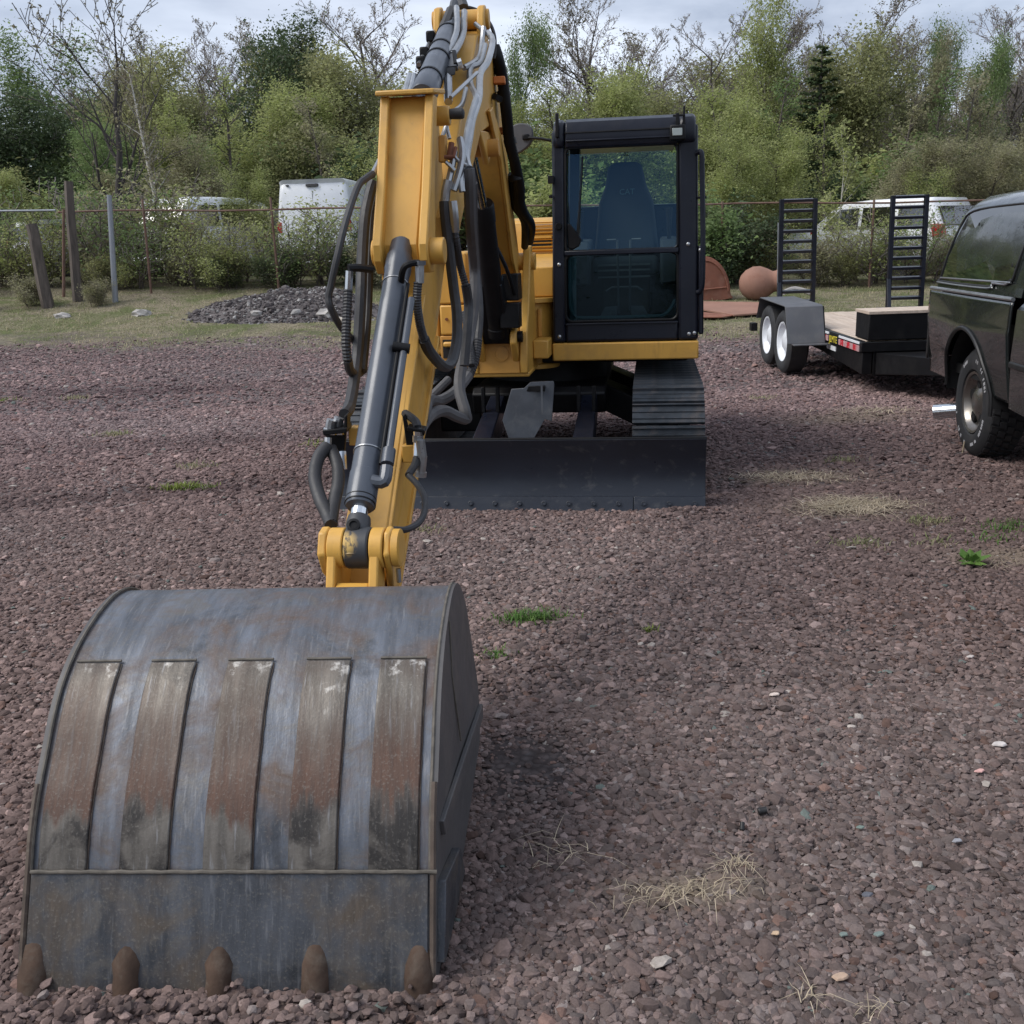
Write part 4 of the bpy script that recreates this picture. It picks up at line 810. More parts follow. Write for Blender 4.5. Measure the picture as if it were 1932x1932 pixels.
# manifold on the stick cylinder
MB().hexa(pw((826, 128, 4.70), (862, 124, 4.66), (866, 134, 4.74), (832, 138, 4.78), (834, 98, 4.82), (858, 96, 4.78), (862, 104, 4.86), (838, 106, 4.9))).build('pipe_manifold', M['guard'], exc, bev=.006)
MB().tube(pw((830, 138, 4.68), (838, 100, 4.80), (857, 98, 4.78), (860, 122, 4.68)), .010, 8).build('manifold_strap', M['black'], exc)
hose([(864, 122, 4.62), (872, 119, 4.62)], .022, 'chrome', name='pipe_cap', smooth=1)
MB().hexa(pw((830, 142, 4.62), (858, 142, 4.62), (858, 142, 4.75), (830, 142, 4.75), (830, 128, 4.66), (860, 126, 4.66), (860, 126, 4.8), (830, 128, 4.8))).build('manifold_block', M['black'], exc, bev=.005)
hose([(852, 270, 4.12), (848, 300, 4.1)], .012, 'brown', name='pipe_bracket', smooth=1); hose([(838, 296, 4.08), (856, 296, 4.08), (860, 278, 4.1)], .007, 'brown', name='pipe_bracket', smooth=1)
# ------------------------------------------------------------------ pickup truck
M['truck'] = paint('dark green truck paint', (.011, .0145, .0145), .22, var=.1, coat=.6, dirt=(.055, .055, .05), da=.25, ds=3, bmp=0)
M['plastic'] = paint('black trim', (.012, .012, .013), .5)
M['tyre'] = paint('tyre rubber', (.022, .023, .026), .75, var=.2, dirt=(.07, .062, .058), da=.4, ds=8)
M['alloy'] = paint('grey alloy wheel', (.26, .24, .22), .3, metal=.85, dirt=(.12, .10, .09), da=.5, ds=9)
M['white'] = paint('white paint', (.78, .80, .83), .3, var=.03, coat=.3, dirt=(.5, .48, .44), da=.25, ds=2, bmp=0)
M['whiterim'] = paint('white steel rim', (.72, .75, .80), .4, dirt=(.3, .28, .26), da=.4, ds=8)
M['greymark'] = paint('worn white tyre letters', (.42, .42, .44), .6)
M['red'] = paint('red lamp plastic', (.38, .015, .02), .25, coat=.4)
M['greymetal'] = paint('grey painted steel', (.085, .088, .098), .5, var=.15, dirt=(.16, .15, .14), da=.4, ds=6)
m, t, b = newmat('weathered deck boards'); v = coords(t, (9, .6, 9)); 
c = mixc(t, ramp(t, noise(t, v, 3, 6, .65), .3, .7), (.60, .50, .41), (.38, .30, .24)); t.links.new(c, b.inputs['Base Color']); b.inputs['Roughness'].default_value = .8; M['deck'] = m
TY = .115
def Tf(l, w_, z): return (3.28 + l * TY + w_ * .9934, 7.33 + l * .9934 - w_ * TY, z)       # l runs to the tail, w inward from the kerb side
truck = thing('pickup_truck', 'dark green pickup truck with black windowed bed cap parked beside the trailer', 'pickup truck', Tf(0, 1, 0))
arch = lambda r_, n_=14, a0=0, a1=180: [(r_ * math.cos(R(a0 + (a1 - a0) * k / n_)), .42 + r_ * math.sin(R(a0 + (a1 - a0) * k / n_))) for k in range(n_ + 1)]
def bedside(l, z):                                     # swelling of the wheel arches
    return -.05 * math.exp(-(l / .62) ** 2) * max(0, 1 - abs(z - .72) / .42) + (.004 * ((z - .95) / .2) ** 2 if z > .95 else (.12 * (.95 - z) - .004))
def side_grid(name, l0, l1, z0, z1, cut, wf, mat, parent, nl=44, nz=26, s=1):
    V = []; F = []; idx = {}
    ls = [l0 + (l1 - l0) * i / nl for i in range(nl + 1)]; zs = [z0 + (z1 - z0) * j / nz for j in range(nz + 1)]
    def vid(i, j):
        if (i, j) not in idx:
            l, z = ls[i], zs[j]
            d = math.hypot(l, z - .42)
            if cut and d < cut: k = cut / max(d, 1e-3); l, z = l * k, .42 + (z - .42) * k
            idx[(i, j)] = len(V); V.append((l, wf(l, z) if s > 0 else 2.02 - wf(l, z), z))
        return idx[(i, j)]
    for i in range(nl):
        for j in range(nz):
            cl, cz = (ls[i] + ls[i + 1]) / 2, (zs[j] + zs[j + 1]) / 2
            if cut and math.hypot(cl, cz - .42) < cut - .012: continue
            F.append((vid(i, j), vid(i + 1, j), vid(i + 1, j + 1), vid(i, j + 1)))
    o = MB(Tf).add(V, F).build(name, mat, parent, smooth=50)
    sm = o.modifiers.new('thick', 'SOLIDIFY'); sm.thickness = .012; sm.offset = 0; return o
for s_ in (1, -1):
    bs = side_grid('bed_side', -.80, 1.0, .50, 1.14, .50, bedside, M['truck'], truck, s=s_)
    W = (lambda w_: w_) if s_ > 0 else (lambda w_: 2.02 - w_)
    MB().tube([Tf(l_, W(bedside(l_, max(z_, .5)) - .012), z_) for l_, z_ in arch(.50, 22, 4, 186)], .015, 8).build('arch_lip', M['plastic'], bs)
    MB(Tf).add([(l_, W(w_), z_) for w_ in (.03, .5) for l_, z_ in arch(.515, 16)], [(k, k + 1, 18 + k, 17 + k) for k in range(16)]).build('wheel_well', M['dark'], truck)
    MB().tube([Tf(-.79, W(.006), 1.158), Tf(1.0, W(.006), 1.158)], .014, 8).build('bed_rail_trim', M['zinc'], truck)
    side_grid('rear_quarter', 1.0, 1.18, .60, 1.0, 0, lambda l, z: .015 + .55 * (l - 1.0) ** 1.5, M['plastic'], truck, 6, 6, s=s_)
# bed cap: a shell leaning in toward its roof
capw = lambda z: .046 + .085 * ((z - 1.17) / .60) + .085 * max(0, (z - 1.17) / .60) ** 2 + .14 * max(0, (z - 1.72) / .14) ** 2
def capsec(l, sh=0): 
    zs = [1.165, 1.3, 1.5, 1.66, 1.74, 1.80, 1.835]; k = 1 - .10 * sh
    s1 = [(capw(z) + .03 * sh, 1.165 + (z - 1.165) * k) for z in zs]; top = [(.55, 1.165 + .705 * k), (1.01, 1.165 + .715 * k), (1.47, 1.165 + .705 * k)]
    q = s1 + top + [(2.02 - a, z) for a, z in reversed(s1)]
    return [Tf(l + (1 if l > 0 else 0) * -.08 * max(0, (z - 1.165) / .7), a, z) for a, z in q]
cap = MB().rings([capsec(-.79, .3), capsec(-.6), capsec(.3), capsec(.88), capsec(1.0, .2)]).build('bed_cap', M['truck'], truck, smooth=40)
def capwin(pts, e): return [Tf(l_ - .0, capw(z_) - e, z_) for l_, z_ in pts]
cw = [(-.58, 1.27), (-.50, 1.25), (-.27, 1.25), (-.20, 1.215), (.87, 1.215), (.91, 1.25), (.885, 1.48), (.84, 1.64), (.77, 1.715), (.4, 1.745), (-.50, 1.745), (-.60, 1.70), (-.62, 1.65), (-.62, 1.30)]
cw = [(q.x, q.y) for q in catmull([Vector((a, z_, 0)) for a, z_ in cw], 3, True)]
ow = MB(); n_ = len(cw); ow.add(capwin(cw, .008) + capwin(cw, -.01), [tuple(range(n_)), tuple(range(2 * n_ - 1, n_ - 1, -1))] + [(i, (i + 1) % n_, n_ + (i + 1) % n_, n_ + i) for i in range(n_)])
ow = ow.build('cap_window', M['pglass'], cap, smooth=0)
MB().tube(capwin(cw, .010), .008, 6, closed=True).build('window_frame', M['plastic'], ow)
MB().tube(capwin([(q[0], q[1] - .012) for q in cw if q[1] < 1.27], .014), .007, 6).build('frame_edge', M['zinc'], ow)
for l_, z_ in ((.42, 1.63), (-.50, 1.60), (-.54, 1.36)): MB().cyl(Tf(l_, capw(z_) - .009, z_), Tf(l_, capw(z_) - .014, z_), .012, n=10).build('window_clip', M['plastic'], ow)
MB(Tf).box(.93, .96, .06, 1.96, .62, 1.14).build('tailgate', M['truck'], truck, bev=.02)
MB(Tf).box(.965, 1.17, .06, 1.96, .56, .72).build('rear_bumper', M['plastic'], truck, bev=.04, seg=3)
MB(Tf).box(.90, .955, .04, .12, .78, 1.08).build('tail_lamp', M['red'], truck, bev=.015)
MB(Tf).box(-.78, .90, .08, 1.94, .55, .62).box(-3.8, .95, .45, .62, .42, .56).box(-3.8, .95, 1.4, 1.57, .42, .56).build('chassis', M['dark'], truck)
MB().tube([Tf(.18, .42, .36), Tf(.36, .16, .28), Tf(.47, -.06, .245)], .056, 16).build('exhaust_pipe', M['chrome'], truck)
# cab and nose of the truck
def sec(l, w0, z0, z1, r_=.10, lean=0):
    h = z1 - z0; q = [(w0, z0), (w0 - .015, z0 + h * .45), (w0 + lean * .6, z1 - r_), (w0 + lean + .10, z1)]
    return [Tf(l, a, z_) for a, z_ in q] + [Tf(l, 2.02 - a, z_) for a, z_ in reversed(q)]
MB().rings([sec(-.865, .01, .48, 1.20), sec(-1.5, .0, .46, 1.20), sec(-2.62, .0, .46, 1.20), sec(-2.75, .01, .48, 1.19), sec(-3.3, .02, .60, 1.18), sec(-4.05, .05, .60, 1.12), sec(-4.22, .12, .62, 1.02)]).build('cab_body', M['truck'], truck, smooth=40)
gh = MB().rings([[Tf(l_ + o2 * k, w0 + .17 * k, 1.20 + .66 * k) for k, w0 in ((0, .045), (.85, .045), (1, .09))] + [Tf(l_ + o2 * k, 2.02 - w0 - .17 * k, 1.20 + .66 * k) for k, w0 in ((1, .09), (.85, .045), (0, .045))] for l_, o2 in ((-.865, -.03), (-1.2, 0), (-2.2, .1), (-2.85, .65))]).build('cab_roof', M['truck'], truck, smooth=40)
for l0_, l1_ in ((-.95, -1.50), (-1.62, -2.45)):
    q = [(l0_, 1.25), (l1_, 1.25), (l1_ + .26 * (l1_ < -2), 1.70), (l0_, 1.70)]
    MB(Tf).add([(l_, .045 + .17 * (z_ - 1.2) / .66 - .012, z_) for l_, z_ in q] + [(l_, .045 + .17 * (z_ - 1.2) / .66 + .01, z_) for l_, z_ in q], [(0, 1, 2, 3), (7, 6, 5, 4), (0, 4, 5, 1), (1, 5, 6, 2), (2, 6, 7, 3), (3, 7, 4, 0)]).build('cab_window', M['pglass'], gh, smooth=0)
MB(Tf).box(-2.6, -.87, -.02, .03, .74, .78).build('side_moulding', M['plastic'], truck, bev=.01)
def wheel(parent, T, l, w0, zc, R_, wd, rim_r, rim_mat, s=1, tread=True, nb=34, holes=5, name='wheel'):
    """tyre with shoulder blocks, dished rim with holes; s=+1 the outer face looks toward -w"""
    ax = (Vector(T(0, 1, 0)) - Vector(T(0, 0, 0))).normalized() * s; c0 = Vector(T(l, w0, zc))
    wh = MB().lathe([(.035, rim_r * .98), (.004, rim_r + .012), (-.006, rim_r + .05), (.002, R_ * .90), (.03, R_ * .975), (.055, R_ - .012), (wd - .055, R_ - .012), (wd - .03, R_ * .975), (wd, R_ * .88), (wd, rim_r), (wd * .6, rim_r * .95)], c0, ax, 48, caps=False).build('wheel', M['tyre'], parent, smooth=38)
    if tread:
        bm_ = MB(); f_ = (Vector(T(1, 0, 0)) - Vector(T(0, 0, 0))).normalized()
        for k in range(nb):
            for j in range(4):
                a = 6.28318 * (k + .5 * (j % 2)) / nb; rd = f_ * math.cos(a) + Vector((0, 0, 1)) * math.sin(a); tg = -f_ * math.sin(a) + Vector((0, 0, 1)) * math.cos(a)
                y_ = .03 + (wd - .06) * (j + .5) / 4; hw = (wd - .06) / 8 * .86; ht = 6.28 * R_ / nb * (.36 if j in (0, 3) else .30); dr = -.02 if j in (0, 3) else -.014
                p = [c0 + ax * (y_ + sy * hw) + tg * (ht * st_ + sy * ht * .25) + rd * (R_ + dr + (.018 if top else -.01)) for top in (0, 1) for sy, st_ in ((-1, -1), (1, -1), (1, 1), (-1, 1))]
                bm_.hexa(p)
        tag(bm_.build('tread_blocks', M['tyre'], wh, smooth=0), kind='stuff')
    d_ = MB().lathe([(.035, rim_r), (.010, rim_r - .004), (.016, rim_r - .02), (.05, rim_r - .035), (.075, rim_r * .72), (.05, rim_r * .45), (.03, rim_r * .34), (.028, 0)], c0, ax, 40, caps=False).build('rim', rim_mat, wh, smooth=40)
    for k in range(holes):
        a = 6.28318 * k / holes + .3; f_ = (Vector(T(1, 0, 0)) - Vector(T(0, 0, 0))).normalized(); rd = f_ * math.cos(a) + Vector((0, 0, 1)) * math.sin(a)
        MB().lathe([(0, .0), (.001, rim_r * .17), (.02, rim_r * .17)], c0 + rd * rim_r * .62 + ax * .046, ax, 16).build('rim_hole', M['dark'], wh)
    return wh
for l_, w_, s_ in ((0, .055, 1), (-3.45, .055, 1), (0, 1.965, -1), (-3.45, 1.965, -1)):
    wh = wheel(truck, Tf, l_, w_, .388, .388, .27, .225, M['alloy'], s_)
    if l_ == 0 and s_ == 1:
        mw = MB(); rr_ = random.Random(4); ax = Vector(Tf(0, 1, 0)) - Vector(Tf(0, 0, 0)); f_ = Vector(Tf(1, 0, 0)) - Vector(Tf(0, 0, 0))
        for k in range(64):
            a = k / 64 * 6.28318
            if (k % 32) in (0, 1, 2, 15, 16, 17, 29, 30, 31) or rr_.random() < .45: continue
            for q in range(2 if rr_.random() < .6 else 1):
                rd = f_ * math.cos(a + q * .03) + Vector((0, 0, 1)) * math.sin(a + q * .03); tg = -f_ * math.sin(a) + Vector((0, 0, 1)) * math.cos(a)
                c0 = Vector(Tf(0, .049, .388)) + rd * .306; hh_ = .014
                mw.hexa([c0 + ax * e + tg * st_ * .006 + rd * hh_ * sr_ * .8 for e in (.0, .004) for st_, sr_ in ((-1, -1), (1, -1), (1, 1), (-1, 1))])
        tag(mw.build('white_lettering', M['greymark'], wh, smooth=0), kind='stuff')

# ------------------------------------------------------------------ flatbed trailer
def Lf(x, y, z): return (3.60 + x + .030 * (y - 10.5), y, z + .010 * (y - 10.5))
trl = thing('equipment_trailer', 'black flatbed trailer with wooden deck and two upright loading ramps', 'trailer', Lf(1, 12.4, 0))
MB(Lf).box(.06, 2.02, 10.55, 14.3, .455, .50).box(.0, .06, 10.5, 14.4, .43, .535).box(2.02, 2.08, 10.5, 14.4, .43, .535).box(.0, 2.08, 10.44, 10.50, .43, .53).build('deck_frame', M['black'], trl, bev=.006)
MB(Lf).prism([(10.46, .425), (13.4, .425), (13.4, .30), (12.0, .28), (10.46, .20)], .02, .12).build('side_beam', M['black'], trl, bev=.006)
MB(Lf).box(.13, 2.0, 10.46, 10.56, .18, .425).build('front_beam', M['black'], trl, bev=.006)
MB(Lf).hexa([(.85, 8.85, .36), (1.15, 8.85, .36), (1.9, 10.44, .20), (.15, 10.44, .20), (.85, 8.85, .46), (1.15, 8.85, .46), (1.9, 10.44, .42), (.15, 10.44, .42)]).build('tongue', M['black'], trl, bev=.006)
MB(Lf).box(1.0, 1.08, 9.3, 9.38, .05, .95).build('jack', M['black'], trl, bev=.01)
pl = None; npl = 9
for k in range(npl):
    x0_ = .07 + k * (1.94 / npl); wd = 1.94 / npl - .008
    p = [(x0_, 10.53, .50), (x0_ + wd, 10.53, .50), (x0_ + wd, 14.25, .50), (x0_, 14.25, .50), (x0_, 10.53, .538), (x0_ + wd, 10.53, .538), (x0_ + wd, 14.25, .538), (x0_, 14.25, .538)]
    if pl is None: pl = MB(Lf).hexa(p).build('plank', M['deck'], trl, bev=.004); xp = x0_
    else: share(pl, trl, (x0_ - xp, 0, random.uniform(-.003, .003)))
hb = MB(Lf).box(.07, 2.05, 10.46, 10.90, .545, .80).build('front_box', M['black'], trl, bev=.008)
for k in range(2): MB(Lf).box(.06, 2.06, 10.45 + k * .232, 10.675 + k * .232, .803, .835).build('box_plank', M['deck'], hb, bev=.004)
MB().tube([Lf(.80, 10.44, .74), Lf(.93, 10.42, .60)], .006, 6).build('box_latch', M['zinc'], hb)
m, t, b = newmat('red and white tape'); v = coords(t, (1, 1, 1)); s_ = nn(t, 'ShaderNodeSeparateXYZ'); t.links.new(v, s_.inputs[0])
ck = mth(t, 'GREATER_THAN', mth(t, 'FRACT', mth(t, 'MULTIPLY', s_.outputs[1], 4.4)), .5)
dt = mth(t, 'GREATER_THAN', noise(t, v, 22, 3, .7), .57)
t.links.new(mixc(t, mth(t, 'MULTIPLY', dt, .6), mixc(t, ck, (.50, .02, .035), (.46, .26, .27)), (.60, .50, .50)), b.inputs['Base Color']); b.inputs['Roughness'].default_value = .35; tape = m
for y0_, y1_ in ((10.50, 11.22), (11.62, 12.25)):
    MB(Lf).box(-.012, .0, y0_, y1_, .505, .530).build('white_reflector', M['white'], trl, bev=.002)
    MB(Lf).box(-.012, .0, y0_, y1_, .430, .490).build('red_reflector', tape, trl, bev=.002)
pl2 = MB(Lf).box(-.010, .0, 11.235, 11.61, .425, .50).build('name_plate', M['black'], trl)
M['yelltr'] = paint('yellow lettering', (.75, .62, .05), .5)
words('JLMTE', .105, M['yelltr'], pl2, Lf(-.013, 11.42, .462), (0, -1, 0), (0, 0, 1))
MB(Lf).box(.012, .02, 11.4, 11.75, .335, .385).build('serial_sticker', M['white'], trl)
fd = MB(Lf)
out = [(11.70, .40), (11.86, .80), (11.90, .815), (13.20, .835), (13.24, .82), (13.42, .56)]
inn = [(a, z_ - .014) if 11.85 < a < 13.3 else (a + (.014 if a < 12 else -.014), z_) for a, z_ in out]
fd.prism(out + inn[::-1], -.45, -.02)
fender = fd.build('fender', M['greymetal'], trl, bev=.004)
MB(Lf).prism([(11.70, .40), (11.86, .80), (13.22, .82), (13.40, .56), (13.3, .50), (13.1, .66), (12.0, .66), (11.85, .40)], -.022, -.008).build('fender_skirt', M['black'], fender)
MB(Lf).box(-.40, .10, 11.58, 11.72, .385, .40).build('fender_step', M['greymetal'], fender, bev=.004)
for y_ in (12.22, 13.04):
    for xo, s_ in ((-.40, 1), (2.48, -1)): wheel(trl, lambda l, w_, z: Lf(w_, l, z), y_, xo, .375, .375, .24, .235, M['whiterim'], s_, tread=False, holes=0)
fd2 = share(fender, trl, (2.53, 0, 0))
MB(Lf).box(-.52, -.44, 13.36, 13.5, .40, .50).build('marker_lamp', M['black'], trl, bev=.006)
for x0_, rl in ((.03, .0), (1.535, .0)):
    z0_, z1_ = .56, 2.045; yb = 14.40
    rp2 = thing('loading_ramp', None, None, (0, 0, 0)); rp2.parent = trl; rp2.location = (0, 0, 0); ORG[rp2.name] = ORG[trl.name]
    for xx in (x0_, x0_ + .455):
        MB(Lf).hexa([(xx + .03, yb, z0_), (xx + .085, yb, z0_), (xx + .085, yb + .07, z0_), (xx + .03, yb + .07, z0_), (xx, yb - .04, z1_), (xx + .055, yb - .04, z1_), (xx + .055, yb + .03, z1_), (xx, yb + .03, z1_)]).build('ramp_rail', M['navy'], rp2, bev=.004)
    for k in range(11):
        z_ = z0_ + .10 + k * .134; e = .03 * (1 - (z_ - z0_) / 1.5)
        r0_ = MB(Lf).hexa([(x0_ + .05 + e, yb - .02, z_), (x0_ + .46 + e, yb - .02, z_), (x0_ + .46 + e, yb + .05, z_ + .01), (x0_ + .05 + e, yb + .05, z_ + .01), (x0_ + .05 + e, yb - .03, z_ + .036), (x0_ + .46 + e, yb - .03, z_ + .036), (x0_ + .46 + e, yb + .05, z_ + .05), (x0_ + .05 + e, yb + .05, z_ + .05)]).build('ramp_rung', M['navy'], rp2, bev=.004)
    MB(Lf).hexa([(x0_ - .06, yb - .32, .52), (x0_ - .01, yb - .32, .52), (x0_ + .06, yb - .02, .95), (x0_ + .01, yb - .02, .95), (x0_ - .06, yb - .26, .52), (x0_ - .01, yb - .26, .52), (x0_ + .06, yb + .03, .95), (x0_ + .01, yb + .03, .95)]).box(x0_ - .08, x0_ + .56, yb - .06, yb + .1, .50, .56).build('ramp_brace', M['navy'], rp2, bev=.004)

# ------------------------------------------------------------------ vehicles beyond the fence
def car(name, label, cat, loc, rot, prof, width, wins, mat, wheels, wr, rear=None, lean=.16, beltz=1.0, group=None):
    """prof: side outline (y along the car, z up); cheeks lean in above beltz"""
    c_, s_ = math.cos(rot), math.sin(rot)
    T = lambda x, y, z: (loc[0] + x * c_ - y * s_, loc[1] + x * s_ + y * c_, loc[2] + z)
    o = thing(name, label, cat, loc, group)
    ins = lambda z: lean * max(0, z - beltz)
    hw = width / 2; n = len(prof)
    prof = [(q.x, q.y) for q in catmull([Vector((a, z, 0)) for a, z in prof], 3, True)]; n = len(prof)
    def ring(k, sh): return [T(s2 * 1.0, a, z) for (a, z), s2 in ((q, (hw - ins(q[1])) * k) for q in sh)]
    cy0 = sum(a for a, _ in prof) / n; cz0 = sum(z for _, z in prof) / n
    shr = [(cy0 + (a - cy0) * .965, cz0 + (z - cz0) * .955) for a, z in prof]
    sh2 = [(cy0 + (a - cy0) * .985, cz0 + (z - cz0) * .985) for a, z in prof]; sh0 = [(cy0 + (a - cy0) * .93, cz0 + (z - cz0) * .90) for a, z in prof]
    MB().rings([ring(-1, sh0), ring(-.985, shr), ring(-.94, sh2), ring(-.86, prof), ring(.86, prof), ring(.94, sh2), ring(.985, shr), ring(1, sh0)]).build('body', mat, o, smooth=45)
    for q in wins:
        for s2 in (-1, 1):
            MB(T).add([(s2 * (hw - ins(z) + .004), a, z) for a, z in q] + [(s2 * (hw - ins(z) - .05), a, z) for a, z in q], [tuple(range(len(q))), tuple(range(2 * len(q) - 1, len(q) - 1, -1))] + [(i, (i + 1) % len(q), len(q) + (i + 1) % len(q), len(q) + i) for i in range(len(q))]).build('side_window', M['pglass'], o, smooth=0)
    for y_ in wheels:
        for s2 in (-1, 1):
            wh_ = MB().lathe([(0, wr * .5), (0, wr * .9), (.03, wr), (.2, wr), (.2, .0)], T(s2 * hw, y_, wr), Vector(T(-s2, 0, 0)) - Vector(T(0, 0, 0)), 24).build('wheel', M['tyre'], o)
            MB().lathe([(-.01, 0), (-.01, wr * .5), (.01, wr * .55), (.01, 0)], T(s2 * hw, y_, wr), Vector(T(-s2, 0, 0)) - Vector(T(0, 0, 0)), 20).build('rim', M['alloy'], wh_)
    if rear:
        for nm, mt, q in rear: MB(T).hexa([(q[0], q[2], q[4]), (q[1], q[2], q[4]), (q[1], q[3], q[4]), (q[0], q[3], q[4]), (q[0], q[2] + q[6] * (q[5] - q[4]), q[5]), (q[1], q[2] + q[6] * (q[5] - q[4]), q[5]), (q[1], q[3] + q[6] * (q[5] - q[4]), q[5]), (q[0], q[3] + q[6] * (q[5] - q[4]), q[5])]).build(nm, M[mt], o, bev=.01)
    return o
vx, vy = -4.95, 28.0
car('cargo_van', 'tall white cargo van seen from behind over the fence rail', 'van', (vx, vy, gzf(vx, vy) - .02), R(-4), [(0, .45), (-.02, 1.0), (.04, 1.9), (.14, 2.38), (.4, 2.50), (3.9, 2.46), (4.7, 2.05), (5.4, 1.35), (5.6, .6), (5.5, .4), (.1, .38)], 2.04, [[(3.6, 1.5), (4.6, 1.5), (4.35, 2.1), (3.6, 2.1)]], M['white'], (1.0, 4.6), .36,
    [('door_gap', 'plastic', (-.006, .006, -.012, .0, .5, 2.2, .04)), ('brake_lamp', 'plastic', (-.16, .16, .04, .14, 2.30, 2.37, .3)), ('rear_lamp', 'red', (-.98, -.86, -.02, .08, 1.15, 1.42, .03)), ('rear_lamp', 'red', (.86, .98, -.02, .08, 1.15, 1.42, .03)), ('bumper', 'plastic', (-.98, .98, -.08, .05, .42, .60, 0)), ('number_plate', 'greymetal', (-.75, -.35, -.02, .0, .95, 1.1, .03)), ('roof_marker', 'plastic', (-.7, -.62, .06, .14, 2.33, 2.36, .3))], lean=.10, beltz=1.1)
SUVp = [(0, .55), (-.03, .95), (.10, 1.25), (.32, 1.72), (.6, 1.80), (2.6, 1.78), (3.2, 1.45), (3.7, 1.12), (4.7, 1.0), (4.9, .6), (4.7, .35), (.2, .35)]
SUVw = [[(.35, 1.15), (1.15, 1.15), (1.15, 1.62), (.55, 1.62)], [(1.25, 1.15), (2.1, 1.15), (2.1, 1.64), (1.25, 1.63)], [(2.2, 1.15), (3.2, 1.15), (2.75, 1.62), (2.2, 1.64)]]
def suv(name, label, cat, x_, y_, rot, sc=1.0, mat='white'):
    return car(name, label, cat, (x_, y_, gzf(x_, y_) - .02), rot, [(a * sc, z * sc) for a, z in SUVp], 1.92 * sc, [[(a * sc, z * sc) for a, z in q] for q in SUVw], M[mat], (.95 * sc, 3.85 * sc), .37 * sc,
        [('rear_window', 'pglass', (-.74 * sc, .74 * sc, .0, .12 * sc, 1.18 * sc, 1.60 * sc, .44)), ('tail_lamp', 'red', (-.955 * sc, -.78 * sc, -.06 * sc, .20 * sc, .90 * sc, 1.20 * sc, .25)), ('tail_lamp', 'red', (.78 * sc, .955 * sc, -.06 * sc, .20 * sc, .90 * sc, 1.20 * sc, .25)), ('bumper', 'plastic', (-.9 * sc, .9 * sc, -.08 * sc, .1, .42 * sc, .62 * sc, 0)), ('number_plate', 'greymetal', (-.26, .26, -.06 * sc, -.02, .72 * sc, .86 * sc, 0))])
suv('white_suv', 'white sport utility vehicle behind the fence, between ramp and pickup roof', 'suv', 12.35, 28.4, R(38), 1.16)
PKp = [(0, .6), (0, 1.15), (1.9, 1.18), (2.0, 1.8), (2.3, 1.88), (3.6, 1.86), (4.3, 1.25), (5.6, 1.12), (5.8, .6), (5.6, .45), (.1, .5)]
px_, py_ = 9.3, 31.5
car('white_pickup', 'white crew cab pickup behind the bushes between the two loading ramps', 'pickup truck', (px_, py_, gzf(px_, py_)), R(68), PKp, 2.0, [[(2.15, 1.25), (2.75, 1.25), (2.75, 1.72), (2.2, 1.72)], [(2.85, 1.25), (4.0, 1.25), (3.6, 1.72), (2.85, 1.72)]], M['white'], (1.1, 4.6), .40, [('tail_lamp', 'red', (-.98, -.86, -.03, .05, .85, 1.15, 0)), ('tail_lamp', 'red', (.86, .98, -.03, .05, .85, 1.15, 0))])
suv('minivan', 'white minivan with sloping roofline behind the metal fence post', 'minivan', -9.3, 28.6, R(-28), 1.16)
suv('low_car', 'white low car half hidden by bushes at far left of the yard', 'car', -13.4, 29.5, R(-40), .86)
suv('dark_car', 'dark grey car behind the fence between minivan and cargo van', 'car', -7.2, 31.5, R(-70), .98, 'greymetal')
# ------------------------------------------------------------------ fence
M['galv'] = paint('galvanised pipe', (.27, .29, .32), .45, metal=.5, var=.12, dirt=(.22, .17, .13), da=.5, ds=3)
M['rustpipe'] = paint('rusty fence pipe', (.15, .085, .062), .75, var=.3, vs=6, dirt=(.28, .25, .22), da=.4, ds=4)
M['oldwood'] = paint('weathered grey timber', (.100, .082, .070), .9, var=.35, vs=5, dirt=(.030, .026, .023), da=.85, ds=4, bmp=1.0, bs=26, stretch=(3, 3, .5))
FX0, FX1 = -22.0, 24.0
def fy(x): return 24.0 + .012 * x
def top(x): return 2.575 - .020 * (x + 4)
fence = thing('chain_link_fence', 'rusty chain link fence with pipe rail running across the back of the yard', 'fence', (0, fy(0), gzf(0, fy(0))))
xsP = [-21.5, -18.2, -14.8, -8.05, -5.15, -2.0, 1.4, 5.0, 8.4, 11.8, 15.2, 18.6, 22.0]
MB().tube([(x_, fy(x_), top(x_)) for x_ in np.linspace(-22, -9.95, 6)], .024, 8).build('top_rail', M['galv'], fence)
MB().tube([(x_, fy(x_), top(x_) - .035 + (.02 * math.sin(x_ * 1.3))) for x_ in np.linspace(-9.9, 24, 30)], .021, 8).build('top_rail', M['rustpipe'], fence, label='rust brown top rail')
fp = None
for x_ in xsP:
    zb = gzf(x_, fy(x_)) - .1; hgt = top(x_) + (.22 if x_ in (-8.05, -5.15) else .02) - zb
    if fp is None: fp = MB().cyl((0, 0, 0), (0, 0, 1), .026, n=10).build('fence_post', M['rustpipe'], None, org=(0, 0, 0)); o = fp
    else: o = fp.copy(); COL.objects.link(o)
    o.parent = fence; o.location = Vector((x_, fy(x_), zb)) - ORG[fence.name]; o.scale = (1, 1, hgt); o.rotation_euler = (0, R(random.uniform(-1.5, 1.5) + (2.5 if x_ == -8.05 else 0)), 0)
cd = np.arange(FX0, FX1, .095); V = []; F = []
def wire(p, q, r_=.0013):
    o_ = len(V)
    for e in (p, q):
        V.extend([(e[0] - r_, e[1], e[2]), (e[0] + r_, e[1], e[2]), (e[0], e[1] - r_ * 1.5, e[2] + r_)])
    F.extend([(o_, o_ + 1, o_ + 4, o_ + 3), (o_ + 1, o_ + 2, o_ + 5, o_ + 4), (o_ + 2, o_, o_ + 3, o_ + 5)])
